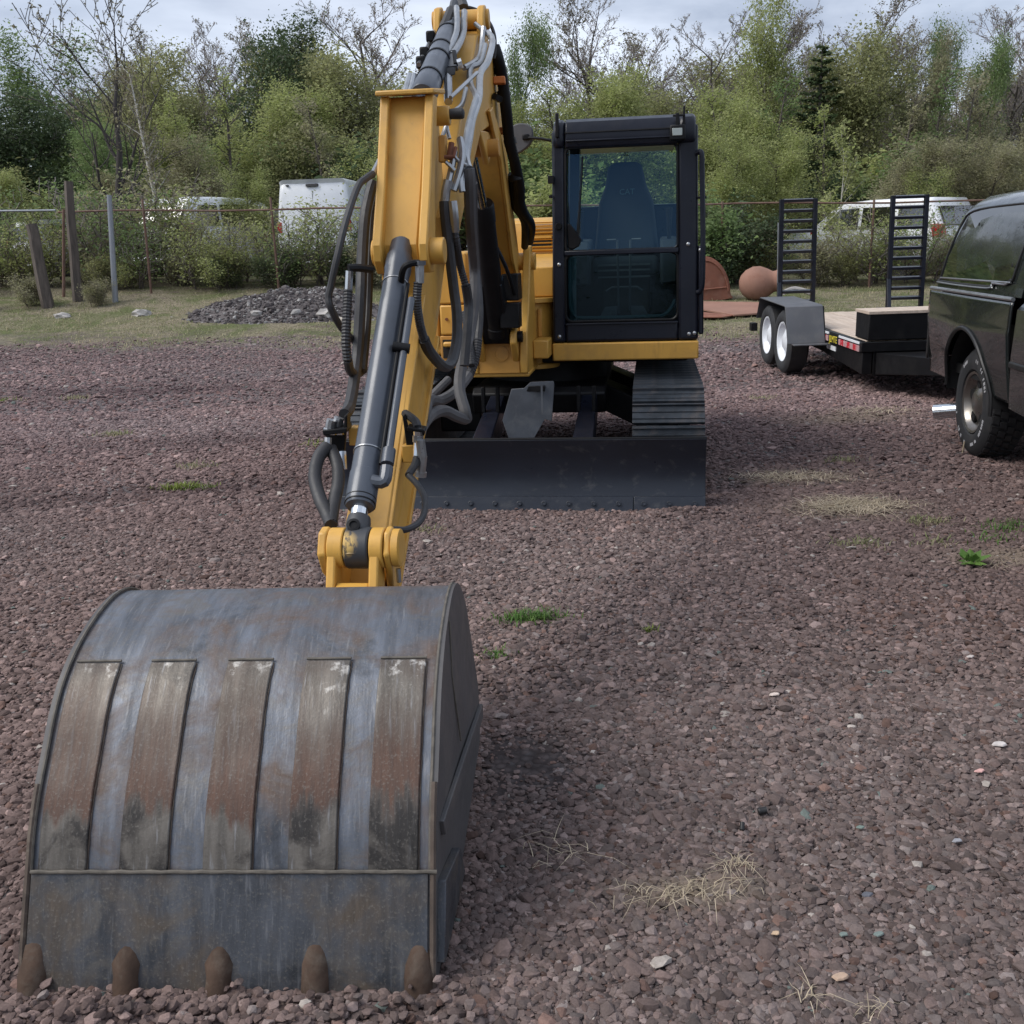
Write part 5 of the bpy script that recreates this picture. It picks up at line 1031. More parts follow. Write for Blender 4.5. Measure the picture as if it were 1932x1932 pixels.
for x_ in cd:
    for s_ in (-1, 1):
        z0_ = gzf(x_, fy(x_)) + .02; h_ = top(x_) - .05 - z0_; x2 = x_ + s_ * h_ * .95
        if FX0 < x2 < FX1: wire((x_, fy(x_) - .03, z0_), (x2, fy(x2) - .03, z0_ + h_))
tag(linkmesh('wire_mesh', from_np('wire_mesh', np.array(V) - np.array(ORG[fence.name]), np.array(F)), M['rustpipe'], fence), kind='stuff')
def post(name, label, u0, v0, u1, v1, Y, r_, mat, square=False, cat='post'):
    a, b_ = Vector(P(u0, v0, Y)), Vector(P(u1, v1, Y + .05)); d = b_ - a
    a.z = gzf(a.x, a.y) - .15; n_ = 7; pts = [a.lerp(b_, k / n_) + Vector((random.uniform(-.012, .012), 0, 0)) * (k > 0) * (mat == 'oldwood') for k in range(n_ + 1)]
    return tag(MB().tube(pts, lambda f: r_ * (1.12 - .2 * f), 5 if square else 12).build(name, M[mat], None, org=(a.x, a.y, a.z + .15), smooth=30), label, cat)
post('wooden_post', 'short weathered timber post leaning left at the end of the fence', 88, 560, 60, 423, 22.6, .13, 'oldwood', True)
post('wooden_post', 'tall weathered timber post standing upright beside the pipe rail joint', 146, 566, 129, 342, 23.2, .105, 'oldwood', True)
post('metal_post', 'bare galvanised steel post just right of the timber posts', 216, 562, 206, 368, 23.0, .058, 'galv')
post('thin_pipe_post', 'thin brown pipe post left of the tall timber post', 118, 556, 120, 395, 23.7, .032, 'rustpipe')
post('sapling_stake', 'pale thin stake standing among the bushes left of the cargo van', 425, 545, 430, 420, 24.9, .02, 'galv')
post('steel_post', 'blue grey steel post behind the nearer loading ramp', 1472, 556, 1472, 420, 21.5, .055, 'galv')

# ------------------------------------------------------------------ heap of dirt with its stones
def heap(X, Y):
    d = 1.05 - ((X + 4.5) / 2.15) ** 2 - ((Y - 21.6) / 1.5) ** 2
    return bank(X, Y) + .37 * sstep(d) * (1 + .35 * wob(X, Y, 44, 2.2)) + .03 * wob(X, Y, 45, 8) * sstep(d) - .03
hm = grid_mesh('dirt_mound', np.linspace(-7.1, -1.9, 120), np.linspace(19.7, 23.5, 90), heap); hm.shade_smooth()
m, t, b = newmat('dark dirt'); v = coords(t)
c = mixc(t, ramp(t, noise(t, v, 3, 6, .7), .35, .65), (.065, .055, .055), (.150, .132, .130)); c = mixc(t, ramp(t, noise(t, v, 14, 4, .7), .62, .72), c, (.22, .21, .20))
t.links.new(c, b.inputs['Base Color']); b.inputs['Roughness'].default_value = .95; bump(t, b, noise(t, v, 20, 6, .7), .8, .04)
mound = tag(linkmesh('dirt_mound', hm, m), kind='structure')
def scatter_stones(name, X, Y, Zf, smin, smax, cols, sd):
    q = np.random.RandomState(sd); k = len(X); me = bpy.data.meshes.new(name); s_ = np.exp(q.normal(0, .45, k)) * q.uniform(smin, smax, k)
    me.vertices.add(k); me.vertices.foreach_set('co', np.stack([X, Y, Zf(X, Y) + s_ * .15], -1).astype(np.float32).ravel())
    attr(me, 'rot', 'FLOAT_VECTOR', np.stack([q.normal(0, .4, k), q.normal(0, .4, k), q.uniform(0, 6.28, k)], -1), 'vector')
    attr(me, 'siz', 'FLOAT_VECTOR', np.stack([s_ * q.uniform(.8, 1.3, k), s_ * q.uniform(.7, 1.1, k), s_ * q.uniform(.5, .9, k)], -1), 'vector')
    cc = np.array(cols)[q.randint(0, len(cols), k)] * np.exp(q.normal(0, .25, k))[:, None]
    attr(me, 'col', 'FLOAT_COLOR', np.concatenate([cc, np.ones((k, 1))], 1), 'color')
    o_ = linkmesh(name, me, stonemat); tag(o_, kind='stuff'); md_ = o_.modifiers.new('stones', 'NODES'); md_.node_group = bpy.data.node_groups['stone chips']; return o_
q = np.random.RandomState(5); X = q.normal(-4.5, 1.2, 6000); Y = q.uniform(20.1, 22.6, 6000); kk = ((X + 4.5) / 2.2) ** 2 + ((Y - 21.6) / 1.7) ** 2 < 1.15
scatter_stones('mound_rubble', X[kk], Y[kk], heap, .006, .024, [(.10, .088, .088), (.15, .135, .133), (.075, .066, .067), (.30, .29, .28), (.11, .096, .095)], 6)
for i_, (u_, v_, s_, lb_) in enumerate(((615, 590, .15, 'pale boulder low on the right flank of the dirt heap'), (490, 655, .10, 'white rock at the foot of the dirt heap'), (120, 656, .13, 'pale flat rock lying in the grass bank near the leaning timber post'), (118, 627, .12, 'pale rock below the tall timber post on the bank'), (265, 620, .16, 'grey rock at the fence foot near the metal post'), (620, 626, .12, 'white rock half way up the dirt heap'))):
    Yk = 20.6 if u_ > 450 else 21.6; p = Vector(P(u_, v_ - (0 if u_ > 450 else 40), Yk)); zf = heap if 450 < u_ else (lambda a, b_: gz(a, b_)); p.z = float(zf(np.array(p.x), np.array(p.y)))
    bm2 = bmesh.new(); bmesh.ops.create_icosphere(bm2, subdivisions=2, radius=s_)
    for vv in bm2.verts: vv.co = Vector((vv.co.x * 1.3, vv.co.y, vv.co.z * .7)) * (1 + .28 * math.sin(vv.co.x * 31 + i_) * math.cos(vv.co.y * 27 + vv.co.z * 40))
    me = bpy.data.meshes.new('rock'); bm2.to_mesh(me); bm2.free(); tag(linkmesh('rock', me, M.setdefault('rock', paint('pale rock', (.36, .34, .32), .85, var=.25, bmp=.3)), loc=p), lb_, 'rock')
tag(MB().tube([P(598, 590, 20.9), P(625, 598, 20.7), P(652, 606, 20.5)], .055, 9).build('log', paint('bleached wood', (.40, .36, .31), .8), None, org=P(625, 600, 20.7)), 'bleached branch lying on the right flank of the dirt heap', 'log')

# ------------------------------------------------------------------ rusty steel things behind the trailer
M['rust'] = paint('red brown rust', (.200, .078, .048), .85, var=.22, vs=3, dirt=(.30, .17, .125), da=.5, ds=5, bmp=.2, bs=50)
M['rustpale'] = paint('pale rust', (.27, .145, .105), .85, var=.15, vs=2, dirt=(.18, .08, .055), da=.5, ds=4, bmp=.15, bs=50)
px, py = 5.30, 22.0; pz = gzf(px, py)
pot = MB().lathe([(-.36, .0), (-.355, .10), (-.31, .20), (-.20, .30), (-.05, .355), (.10, .345), (.24, .28), (.34, .215), (.40, .215), (.48, .255), (.50, .25), (.44, .17), (.36, .16)], (px, py, pz + .335), (.94, -.30, .10), 32).build('rusty_vessel', M['rustpale'], None, org=(px, py, pz))
tag(pot, 'round rust brown steel vessel lying on its side near the loading ramp', 'vessel')
dx, dy = 4.22, 22.3; dz = gzf(dx, dy)
dm = thing('rusty_hopper', 'rust red dome shaped steel hopper beside the excavator cab', 'hopper', (dx, dy, dz))
op = [(-.62, -.02), (.50, -.02), (.54, .10), (.49, .40), (.34, .68), (.12, .85), (-.10, .87), (-.36, .80), (-.56, .50)]
op = [(q_.x, q_.y) for q_ in catmull([Vector((a, z_, 0)) for a, z_ in op], 4, True)]
rg = [[(dx + a * k, dy + y_, dz + (z_ + .0) * k) for a, z_ in op] for y_, k in ((-.30, .86), (-.26, 1.0), (.25, 1.0), (.45, .8), (.52, .3))]
MB().rings(rg).build('hopper_shell', M['rust'], dm, smooth=40)
MB().tube([(dx + a * .90, dy - .305, dz + z_ * .90) for a, z_ in op if z_ > .12], .018, 8).build('hopper_rib', M['rust'], dm)
MB().tube([(dx - .5, dy - .31, dz + .19), (dx, dy - .33, dz + .20), (dx + .44, dy - .31, dz + .23)], .016, 8).build('hopper_rib', M['rust'], dm)
def plate(name, label, pts, th, mat='rustpale'):
    q = []
    for u_, v_ in pts:                                  # where the line of sight meets the sloping verge
        d_ = next(d_ for d_ in np.arange(12, 32, .05) if P(u_, v_, d_)[2] < gzf(P(u_, v_, d_)[0], d_) + .05); q.append(Vector(P(u_, v_, d_)))
    n_ = len(q); mb = MB().add([tuple(e) for e in q] + [tuple(e + Vector((0, 0, th))) for e in q], [tuple(range(n_)), tuple(range(2 * n_ - 1, n_ - 1, -1))] + [(i, (i + 1) % n_, n_ + (i + 1) % n_, n_ + i) for i in range(n_)])
    return tag(mb.build(name, M[mat], None, org=sum(q, Vector()) / n_, bev=.006), label, 'steel plate')
plate('steel_plate', 'flat rusty steel plate lying on the grass behind the trailer wheels', [(1300, 582), (1385, 597), (1480, 590), (1478, 574), (1300, 571)], .035)
plate('steel_plate', 'smaller rust red steel plate half under the flat rusty plate', [(1290, 600), (1362, 600), (1385, 596), (1300, 588)], .02, 'rust')
tag(MB().tube([P(1478, 552, 21.2), P(1500, 545, 21.3), P(1530, 553, 21.2)], .05, 8, smooth=4).build('stone_pile', M['rock'], None, org=P(1500, 553, 21.2)), 'pinkish broken stones heaped behind the nearer loading ramp', 'stones')

# ------------------------------------------------------------------ small things on the gravel
def cap_thing(u_, v_, r_, l_, ang, lb_, up=False):
    p = Vector(G(u_, v_)); p.z = gzf(p.x, p.y) + r_ + .010; d = Vector((math.cos(ang), math.sin(ang), .75 if up else .12)).normalized()
    tag(MB().lathe([(0, r_ * .9), (.002, r_), (l_ * .25, r_), (l_ * .26, r_ * .93), (l_ * .9, r_ * .93), (l_, r_ * .98), (l_, r_ * .8), (l_ * .3, r_ * .78)], p - d * l_ * .5, d, 22).build('plastic_cap', M['plastic'], None, org=p, smooth=30), lb_, 'plastic cap')
cap_thing(1438, 1540, .0105, .024, .05, 'black plastic cap lying on its side on the gravel')
cap_thing(1400, 1568, .0075, .022, 1.3, 'smaller black plastic piece tilted between stones left of the cap', True)
def flake(u_, v_, s_, col, lb_, nm, cat, sd):
    p = Vector(G(u_, v_)); p.z = gzf(p.x, p.y) + .016; q = random.Random(sd); n_ = 9
    o_ = [(s_ * (q.uniform(.65, 1.1)) * math.cos(k * 6.283 / n_), s_ * .62 * q.uniform(.65, 1.1) * math.sin(k * 6.283 / n_)) for k in range(n_)]
    th = s_ * .28
    mb = MB().add([(p.x + a, p.y + b_, p.z + a * .1) for a, b_ in o_] + [(p.x + a * .8, p.y + b_ * .8, p.z + th + a * .1) for a, b_ in o_], [tuple(range(n_)), tuple(range(2 * n_ - 1, n_ - 1, -1))] + [(i, (i + 1) % n_, n_ + (i + 1) % n_, n_ + i) for i in range(n_)])
    tag(mb.build(nm, paint(lb_, col, .8, var=.2, vs=40), None, org=p, bev=s_ * .08, smooth=0), lb_, cat)
for i_, (u_, v_, s_, col, lb_) in enumerate(((1460, 1322, .020, (.62, .52, .46), 'cream coloured flake lying alone on the gravel'), (1463, 1772, .013, (.50, .36, .24), 'tan oval pebble below the straw clump'), (1622, 1570, .013, (.15, .195, .172), 'pale green slate chip right of the black cap'), (1805, 1597, .016, (.27, .27, .29), 'grey blue slate chip upright right of the green chip'), (1885, 1412, .026, (.52, .48, .46), 'whitish flat stone near the right margin'),
    (1848, 1463, .017, (.58, .34, .31), 'pink quartz pebble beneath the whitish flat stone'), (1635, 1700, .017, (.10, .105, .125), 'dark blue grey angular stone in front of straw'), (1590, 1775, .014, (.155, .195, .178), 'greenish chip, left of two green stones in front'), (1658, 1775, .016, (.155, .195, .182), 'greenish chip, right of two green stones in front'), (1585, 1857, .024, (.42, .30, .22), 'curled tan leaf on the gravel near the bottom'), (1830, 1245, .018, (.48, .43, .40), 'pale round stone right of the leafy weed'))):
    flake(u_, v_, s_, col, lb_, 'leaf' if 'leaf' in lb_ else 'stone', 'leaf' if 'leaf' in lb_ else 'stone', i_)

def blades(name, pts, hmin, hmax, wd, spread, mat, sd, flat=0., per=1):
    """thin curved blades, three segments each"""
    q = np.random.RandomState(sd); pts = np.repeat(np.asarray(pts, float), per, 0); k = len(pts)
    h = q.uniform(hmin, hmax, k); a = q.uniform(0, 6.283, k); ln = spread * q.uniform(.3, 1.2, k)
    d = np.stack([np.cos(a), np.sin(a), np.zeros(k)], -1); sd_ = np.stack([-np.sin(a), np.cos(a), np.zeros(k)], -1)
    co = []
    for f_, wf in ((0, 1), (.4, .85), (.75, .55), (1, .08)):
        c_ = pts + d * (ln * h * f_ ** 1.6)[:, None]; c_[:, 2] += h * (f_ - .45 * np.minimum(ln, 1.6) * f_ ** 2) * (1 - flat)
        if flat: c_[:, 2] += .012 * np.sin(f_ * 3.1) * q.uniform(.2, 1.5, k)
        co += [c_ - sd_ * wd * wf, c_ + sd_ * wd * wf]
    co = np.stack(co, 1).reshape(-1, 3); b_ = (np.arange(k) * 8)[:, None]
    fc = np.concatenate([b_ + np.array([[0, 1, 3, 2]]), b_ + np.array([[2, 3, 5, 4]]), b_ + np.array([[4, 5, 7, 6]])], 0)
    return co, fc
def leafmat(name, a, b_, trans=.35, sc=1.4, rough=.55):
    m_ = bpy.data.materials.new(name); m_.use_nodes = True; t_ = m_.node_tree; bs = t_.nodes['Principled BSDF']
    v_ = coords(t_); r_ = nn(t_, 'ShaderNodeNewGeometry')
    c_ = mixc(t_, ramp(t_, noise(t_, v_, sc, 4, .6), .36, .64), a, b_); 
    hs_n = nn(t_, 'ShaderNodeHueSaturation'); t_.links.new(c_, hs_n.inputs['Color']); t_.links.new(ramp(t_, r_.outputs['Random Per Island'], 0, 1, .72, 1.3), hs_n.inputs['Value'])
    t_.links.new(hs_n.outputs[0], bs.inputs['Base Color']); bs.inputs['Roughness'].default_value = rough; bs.inputs['Specular IOR Level'].default_value = .3
    tl = nn(t_, 'ShaderNodeBsdfTranslucent'); t_.links.new(hs_n.outputs[0], tl.inputs[0]); ms = nn(t_, 'ShaderNodeMixShader'); ms.inputs[0].default_value = trans
    o_ = [x_ for x_ in t_.nodes if x_.type == 'OUTPUT_MATERIAL'][0]
    t_.links.new(bs.outputs[0], ms.inputs[1]); t_.links.new(tl.outputs[0], ms.inputs[2]); t_.links.new(ms.outputs[0], o_.inputs[0]); return m_
M['grass'] = leafmat('verge grass', (.165, .205, .075), (.43, .365, .24), sc=1.1)
M['straw'] = leafmat('dry straw', (.40, .33, .23), (.55, .46, .34), .2, 3)
M['weed'] = leafmat('weed leaves', (.07, .15, .03), (.12, .20, .045), .3, 8)
M['weedy'] = leafmat('yellow weed', (.20, .24, .04), (.14, .19, .05), .3, 8)
q = np.random.RandomState(9); X = q.uniform(-15, 13, 46000); Y = q.uniform(16.2, 24.4, 46000)
ed = Y + .17 * X + wob(X, Y, 21, 1.5) * .9; dn = sstep((ed - 17.2) / 1.2) * (.35 + .65 * sstep(.5 + wob(X, Y, 23, 1.0)))
kk = (q.uniform(0, 1, len(X)) < dn) & ~((((X + 4.5) / 2.1) ** 2 + ((Y - 21.6) / 1.5) ** 2) < 1)
pts = np.stack([X[kk], Y[kk], gz(X[kk], Y[kk])], -1)
co, fc = blades('verge_grass', pts, .025, .085, .006, 1.0, None, 10)
tag(linkmesh('verge_grass', from_np('verge_grass', co, fc), M['grass']), kind='stuff')
def tuft(name, label, u_, v_, n_, rx, ry, h0, h1, wd, mat, sd, spread=1., flat=0., cat='weed', z=0.):
    p = Vector(G(u_, v_, z)); p.z = gzf(p.x, p.y); r_ = np.random.RandomState(sd); pts = np.stack([r_.normal(0, rx, n_), r_.normal(0, ry, n_), np.zeros(n_) + (.015 if flat else 0)], -1)
    co, fc = blades(name, pts, h0, h1, wd, spread, None, sd + 1, flat); return tag(linkmesh(name, from_np(name, co, fc), M[mat], loc=p), label, cat)
tuft('grass_tuft', 'bright green grass clump on the gravel behind the bucket', 1000, 1170, 340, .075, .030, .02, .065, .0030, 'weed', 1, cat='grass tuft')
tuft('grass_tuft', 'faint small green tuft close to the bucket side', 942, 1238, 90, .035, .025, .015, .04, .0028, 'weed', 2, cat='grass tuft')
tuft('grass_tuft', 'tiny yellow green sprig on open gravel right of the bright clump', 1229, 1193, 30, .014, .008, .015, .045, .003, 'weedy', 3, cat='grass tuft')
tuft('dandelion_patch', 'yellow flowering weed patch on the left gravel', 348, 918, 260, .10, .035, .02, .075, .004, 'weedy', 4)
for i_, (u_, v_, n_, lb_) in enumerate(((215, 823, 160, 'dull green weed patch farther left than the yellow weed'), (372, 882, 90, 'sparse weed just behind the yellow weed patch'), (12, 757, 60, 'yellow flowered weed at left margin of the gravel'), (600, 838, 60, 'tiny yellow weed left of the hose bracket'), (148, 752, 120, 'thin weed patch in the far left gravel'))):
    tuft('weed', lb_, u_, v_, n_, .09, .06, .02, .07, .004, 'weedy' if i_ in (2, 3) else 'grass', 10 + i_)
for i_, (u_, v_, n_, lb_) in enumerate(((1620, 1028, 120, 'low green weed just in front of the straw patch'), (1752, 985, 170, 'sprawling green weed right of the straw patch'), (1905, 998, 150, 'dark green weed near the right margin below the truck tyre'), (1875, 1020, 60, 'bright yellow green weed left of the dark one'), (1760, 1025, 70, 'small light green weed below the sprawling one'), (1440, 752, 120, 'greenish weed smear between excavator track and trailer'), (1590, 870, 130, 'faint weed patch on gravel left of the truck tyre'), (800, 1003, 60, 'small weed at the foot of the stick hose loop'))):
    tuft('weed', lb_, u_, v_, n_, .07, .05, .015, .06, .0032, 'weed' if i_ in (2, 3) else 'grass', 20 + i_)
p = Vector(G(1832, 1066)); p.z = gzf(p.x, p.y); lv_ = []; r_ = random.Random(3); mb = MB()
for k in range(17):
    a = k * 2.4; L_ = .05 + .05 * r_.random(); el = .35 + .7 * r_.random(); d = Vector((math.cos(a) * math.cos(el), math.sin(a) * math.cos(el), math.sin(el))); s2 = Vector((-math.sin(a), math.cos(a), 0)); b0_ = p + d * .02
    w_ = L_ * .34; nrm = s2.cross(d) * -.012
    mb.add([b0_, b0_ + d * L_ * .4 + s2 * w_, b0_ + d * L_ * .4 + nrm, b0_ + d * L_ * .4 - s2 * w_, b0_ + d * L_ + Vector((0, 0, -.012))], [(0, 1, 2), (0, 2, 3), (1, 4, 2), (2, 4, 3)])
tag(mb.build('leafy_weed', M['weed'], None, org=p, smooth=0), 'broad leaved green plant growing in gravel near the right margin', 'weed')
def straw(label, u_, v_, n_, rx, ry, h0, h1, sd, wd=.0011, mat='straw'):
    o_ = tuft('straw_clump', label, u_, v_, n_, rx, ry, h0, h1, wd, mat, sd, 1.5, flat=.93, cat='straw')
straw('large clump of dry straw strewn in the front gravel', 1290, 1692, 95, .085, .022, .03, .075, 40)
straw('upright tangle of straw right behind the large straw clump', 1390, 1640, 40, .022, .018, .03, .075, 41)
straw('thin straw strands left of the large straw clump', 1055, 1610, 26, .05, .04, .04, .10, 42)
straw('bright bundle of dry straw beyond the weeds, right of the blade', 1610, 958, 520, .14, .09, .06, .20, 43, .0024)
straw('pale mat of straw left of the bright bundle', 1500, 903, 260, .17, .08, .06, .18, 44, .0022)
straw('pale straw mat near the trailer wheels', 1650, 780, 180, .22, .12, .08, .2, 45, .003)
straw('wisps of straw at the bottom edge of the gravel', 1520, 1890, 16, .02, .015, .03, .07, 46)
straw('wisps of straw in the lower right corner', 1650, 1920, 14, .02, .015, .03, .06, 47)
straw('dry stems near the leafy plant at the right margin', 1900, 1068, 60, .10, .04, .05, .15, 48)
p0_, p1_ = Vector(G(1815, 858)), Vector(G(1815, 832)); p1_ = p0_ + Vector((.01, .0, .10))
tag(MB().tube([p0_, p1_], .005, 6).build('dry_stem', M['straw'], None, org=p0_), 'single pale stem standing beside the truck tyre', 'stem')
# ------------------------------------------------------------------ trees and bushes
M['bark'] = paint('grey brown bark', (.085, .072, .062), .9, var=.25, vs=6)
M['twig'] = paint('bare twigs', (.245, .215, .205), .9, var=.2, vs=4, bmp=0)
M['darkbark'] = paint('dark bark', (.055, .048, .045), .9)
M['birch'] = paint('birch bark', (.50, .48, .44), .8, var=.12, dirt=(.10, .09, .08), da=.9, ds=9, dlo=.58)
LM = {'spring': leafmat('spring leaves', (.30, .35, .115), (.38, .40, .185), .5), 'olive': leafmat('olive leaves', (.27, .29, .125), (.33, .33, .165), .5),
      'green': leafmat('mid green leaves', (.150, .225, .085), (.225, .290, .120), .5), 'dark': leafmat('dark evergreen', (.060, .095, .045), (.110, .145, .068), .3),
      'bud': leafmat('buds', (.24, .21, .15), (.21, .20, .12), .35), 'thicket': leafmat('brown thicket leaves', (.30, .275, .19), (.32, .32, .17), .5)}
def grow(rs, h, r0, spread, levels, up=.35, nch=(7, 5, 4), bare0=.3, lean=(0, 0), stems=1, ratio=.5, wig=.10):
    br = []; tips = []
    def branch(p, d, L, r_, lv):
        k = 5 if lv == 0 else 4 if lv == 1 else 3; pts = [p]; rr = [r_]
        for i in range(k):
            d = (d + Vector((rs.normal(0, wig), rs.normal(0, wig), rs.normal(0, wig * .6) + (up * .12 if lv else .03)))).normalized()
            p = p + d * (L / k); pts.append(p); rr.append(r_ * (1 - .78 * (i + 1) / k))
        br.append((pts, rr, lv))
        if lv >= levels: tips.append((pts[0], pts[-1])); return
        m_ = nch[min(lv, len(nch) - 1)]
        for j in range(m_):
            f = (bare0 if lv == 0 else .2) + (1 - (bare0 if lv == 0 else .2)) * (j + rs.uniform(.1, .9)) / m_
            i = min(k - 1, int(f * k)); q = pts[i].lerp(pts[i + 1], f * k - i); a = rs.uniform(0, 6.283)
            ax = (pts[i + 1] - pts[i]).normalized(); s_ = ax.orthogonal().normalized(); s_ = Matrix.Rotation(a, 3, ax) @ s_
            nd = (ax * (1 - spread) + s_ * spread + Vector((0, 0, up * .5))).normalized()
            branch(q, nd, L * ratio * rs.uniform(.75, 1.25) * (1 - .45 * f if lv == 0 else 1 - .3 * f), max(.004, rr[i] * .55), lv + 1)
    for s in range(stems):
        a = rs.uniform(0, 6.283); o_ = .0 if stems == 1 else .35
        branch(Vector((math.cos(a) * o_, math.sin(a) * o_, -.1)), Vector((lean[0] + math.cos(a) * o_ * .6, lean[1] + math.sin(a) * o_ * .6, 1)).normalized(), h * (1 if stems == 1 else rs.uniform(.7, 1)), r0, 0)
    return br, tips
def wood_mesh(name, br, lv0, lv1, rscale=1.0, rmin=.006):
    V = []; F = []
    for pts, rr, lv in br:
        if not lv0 <= lv <= lv1: continue
        n = 7 if lv == 0 else 4 if lv == 1 else 3; o_ = len(V); u = None
        for i, p in enumerate(pts):
            d = (pts[min(i + 1, len(pts) - 1)] - pts[max(i - 1, 0)]).normalized()
            if u is None: u = d.orthogonal().normalized()
            u = (u - d * u.dot(d)).normalized(); w_ = d.cross(u); r_ = max(rmin, rr[i] * rscale)
            V += [tuple(p + u * (r_ * math.cos(6.283 * k / n)) + w_ * (r_ * math.sin(6.283 * k / n))) for k in range(n)]
        for i in range(len(pts) - 1):
            for k in range(n): F.append((o_ + i * n + k, o_ + i * n + (k + 1) % n, o_ + (i + 1) * n + (k + 1) % n, o_ + (i + 1) * n + k))
    me = from_np(name, np.array(V), np.array(F)); me.shade_smooth(); return me
def leaf_mesh(name, C, rs, size, aspect=.6, droop=.0):
    k = len(C); s = size * np.exp(rs.normal(0, .3, k)); n = rs.normal(0, 1, (k, 3)); n[:, 2] = np.abs(n[:, 2]) + .5; n /= np.linalg.norm(n, axis=1)[:, None]
    a = np.cross(n, rs.normal(0, 1, (k, 3))); a /= np.linalg.norm(a, axis=1)[:, None]; b_ = np.cross(n, a)
    a = a * s[:, None]; b_ = b_ * (s * aspect)[:, None]; f = n * (s * .25)[:, None]
    co = np.stack([C - a, C - b_ * .9 + f * .0, C + a, C + b_ * .9], 1).reshape(-1, 3); co[1::4] += f; co[3::4] += f
    return from_np(name, co, np.arange(k * 4).reshape(-1, 4))
def leaf_pts(rs, tips, per, jit, along=True):
    A = np.array([t_[0] for t_ in tips]); B = np.array([t_[1] for t_ in tips]); A = np.repeat(A, per, 0); B = np.repeat(B, per, 0)
    f = rs.uniform(.15, 1.08, len(A))[:, None]; return A + (B - A) * f + rs.normal(0, jit, (len(A), 3))
PR = {}
def proto(key, wood, twigs, leaves): PR[key] = (wood, twigs, leaves)
def mk(key, seed, h, r0, spread, levels, up, nch, bare0, per, jit, size, stems=1, ratio=.5, wig=.10, twig_r=.006, thin=1., lean=(0, 0)):
    rs_ = np.random.RandomState(seed); br, tips = grow(rs_, h, r0, spread, levels, up, nch, bare0, lean, stems, ratio, wig)
    wd = wood_mesh(key + '_wood', br, 0, 1); tw = wood_mesh(key + '_twigs', br, 2, 9, rmin=twig_r) if levels >= 2 else None
    if thin < 1: tips = [t_ for t_ in tips if rs_.uniform() < thin]
    lf = leaf_mesh(key + '_leaves', leaf_pts(rs_, tips, per, jit), rs_, size) if per else None
    proto(key, wd, tw, lf)
mk('loose_a', 1, 8.5, .13, .62, 3, .30, (15, 6, 4), .22, 60, .34, .056, ratio=.42)
mk('loose_b', 2, 9.0, .12, .55, 3, .45, (14, 6, 4), .25, 56, .36, .056, ratio=.40)
mk('dense_a', 3, 7.5, .16, .70, 3, .30, (18, 8, 4), .12, 52, .36, .060, ratio=.46)
mk('dense_b', 4, 7.0, .16, .70, 3, .25, (18, 8, 4), .10, 52, .36, .060, ratio=.48)
mk('bare_a', 5, 9.5, .15, .56, 4, .62, (14, 7, 5, 4), .18, 1, .05, .035, ratio=.46, twig_r=.0075)
mk('bare_b', 6, 9.0, .12, .52, 4, .72, (12, 7, 5, 4), .16, 1, .05, .035, stems=2, ratio=.44, twig_r=.0075)
mk('bare_c', 7, 9.0, .13, .50, 4, .5, (13, 7, 5, 3), .24, 3, .09, .040, ratio=.42, twig_r=.0075)
mk('sapling_a', 8, 4.8, .045, .5, 2, .6, (13, 5), .25, 22, .12, .055, ratio=.34, wig=.07)
mk('birch_a', 9, 6.6, .085, .6, 3, .3, (26, 5, 3), .30, 5, .10, .045, ratio=.17, wig=.04, lean=(.13, 0))
mk('open_a', 10, 6.3, .14, .52, 3, .5, (9, 5, 4), .22, 6, .04, .045, ratio=.60, wig=.12, twig_r=.011)
for i_, (sd_, hh_) in enumerate(((21, 2.0), (22, 2.3), (23, 1.8))): mk('bush_%d' % i_, sd_, hh_, .03, .6, 2, .4, (9, 6), .08, 42, .17, .042, stems=6, ratio=.48)
mk('sparse', 24, 2.1, .025, .6, 2, .4, (8, 6), .1, 9, .17, .034, stems=5, ratio=.5)
mk('scrub', 25, 2.1, .02, .5, 2, .5, (9, 6), .1, 12, .14, .042, stems=8, ratio=.5, twig_r=.005)
# evergreen: whorls of drooping boughs
def conifer(key, seed, h, base, n):
    rs_ = np.random.RandomState(seed); br = [([Vector((0, 0, -.1)), Vector((0, 0, h * .5)), Vector((0, 0, h))], [.16, .09, .01], 0)]; C = []
    for k in range(n):
        f = (k + rs_.uniform()) / n; z = h * (.10 + .88 * f); L = base * (1 - f) ** .8 * rs_.uniform(.7, 1.15) + .15; a = rs_.uniform(0, 6.283); d = Vector((math.cos(a), math.sin(a), .25 - .35 * (1 - f)))
        p0 = Vector((0, 0, z)); p1 = p0 + d * L * .6; p2 = p0 + d * L + Vector((0, 0, .12 * L)); br.append(([p0, p1, p2], [.03, .02, .006], 1))
        m_ = int(150 * L / base) + 20; t_ = rs_.uniform(.1, 1, m_)[:, None]; q_ = np.array(p0) + (np.array(p2) - np.array(p0)) * t_; w_ = .30 * L * (1 - .75 * t_)
        q_ = q_ + np.stack([rs_.normal(0, 1, m_), rs_.normal(0, 1, m_), rs_.normal(-.15, .35, m_)], -1) * w_ * np.array([1, 1, .6]); C.append(q_)
    proto(key, wood_mesh(key + '_wood', br, 0, 1), None, leaf_mesh(key + '_needles', np.concatenate(C), rs_, .075, .45))
conifer('fir_a', 31, 9.0, 1.9, 85); conifer('fir_b', 32, 9.0, 1.2, 70)
TN = [0]
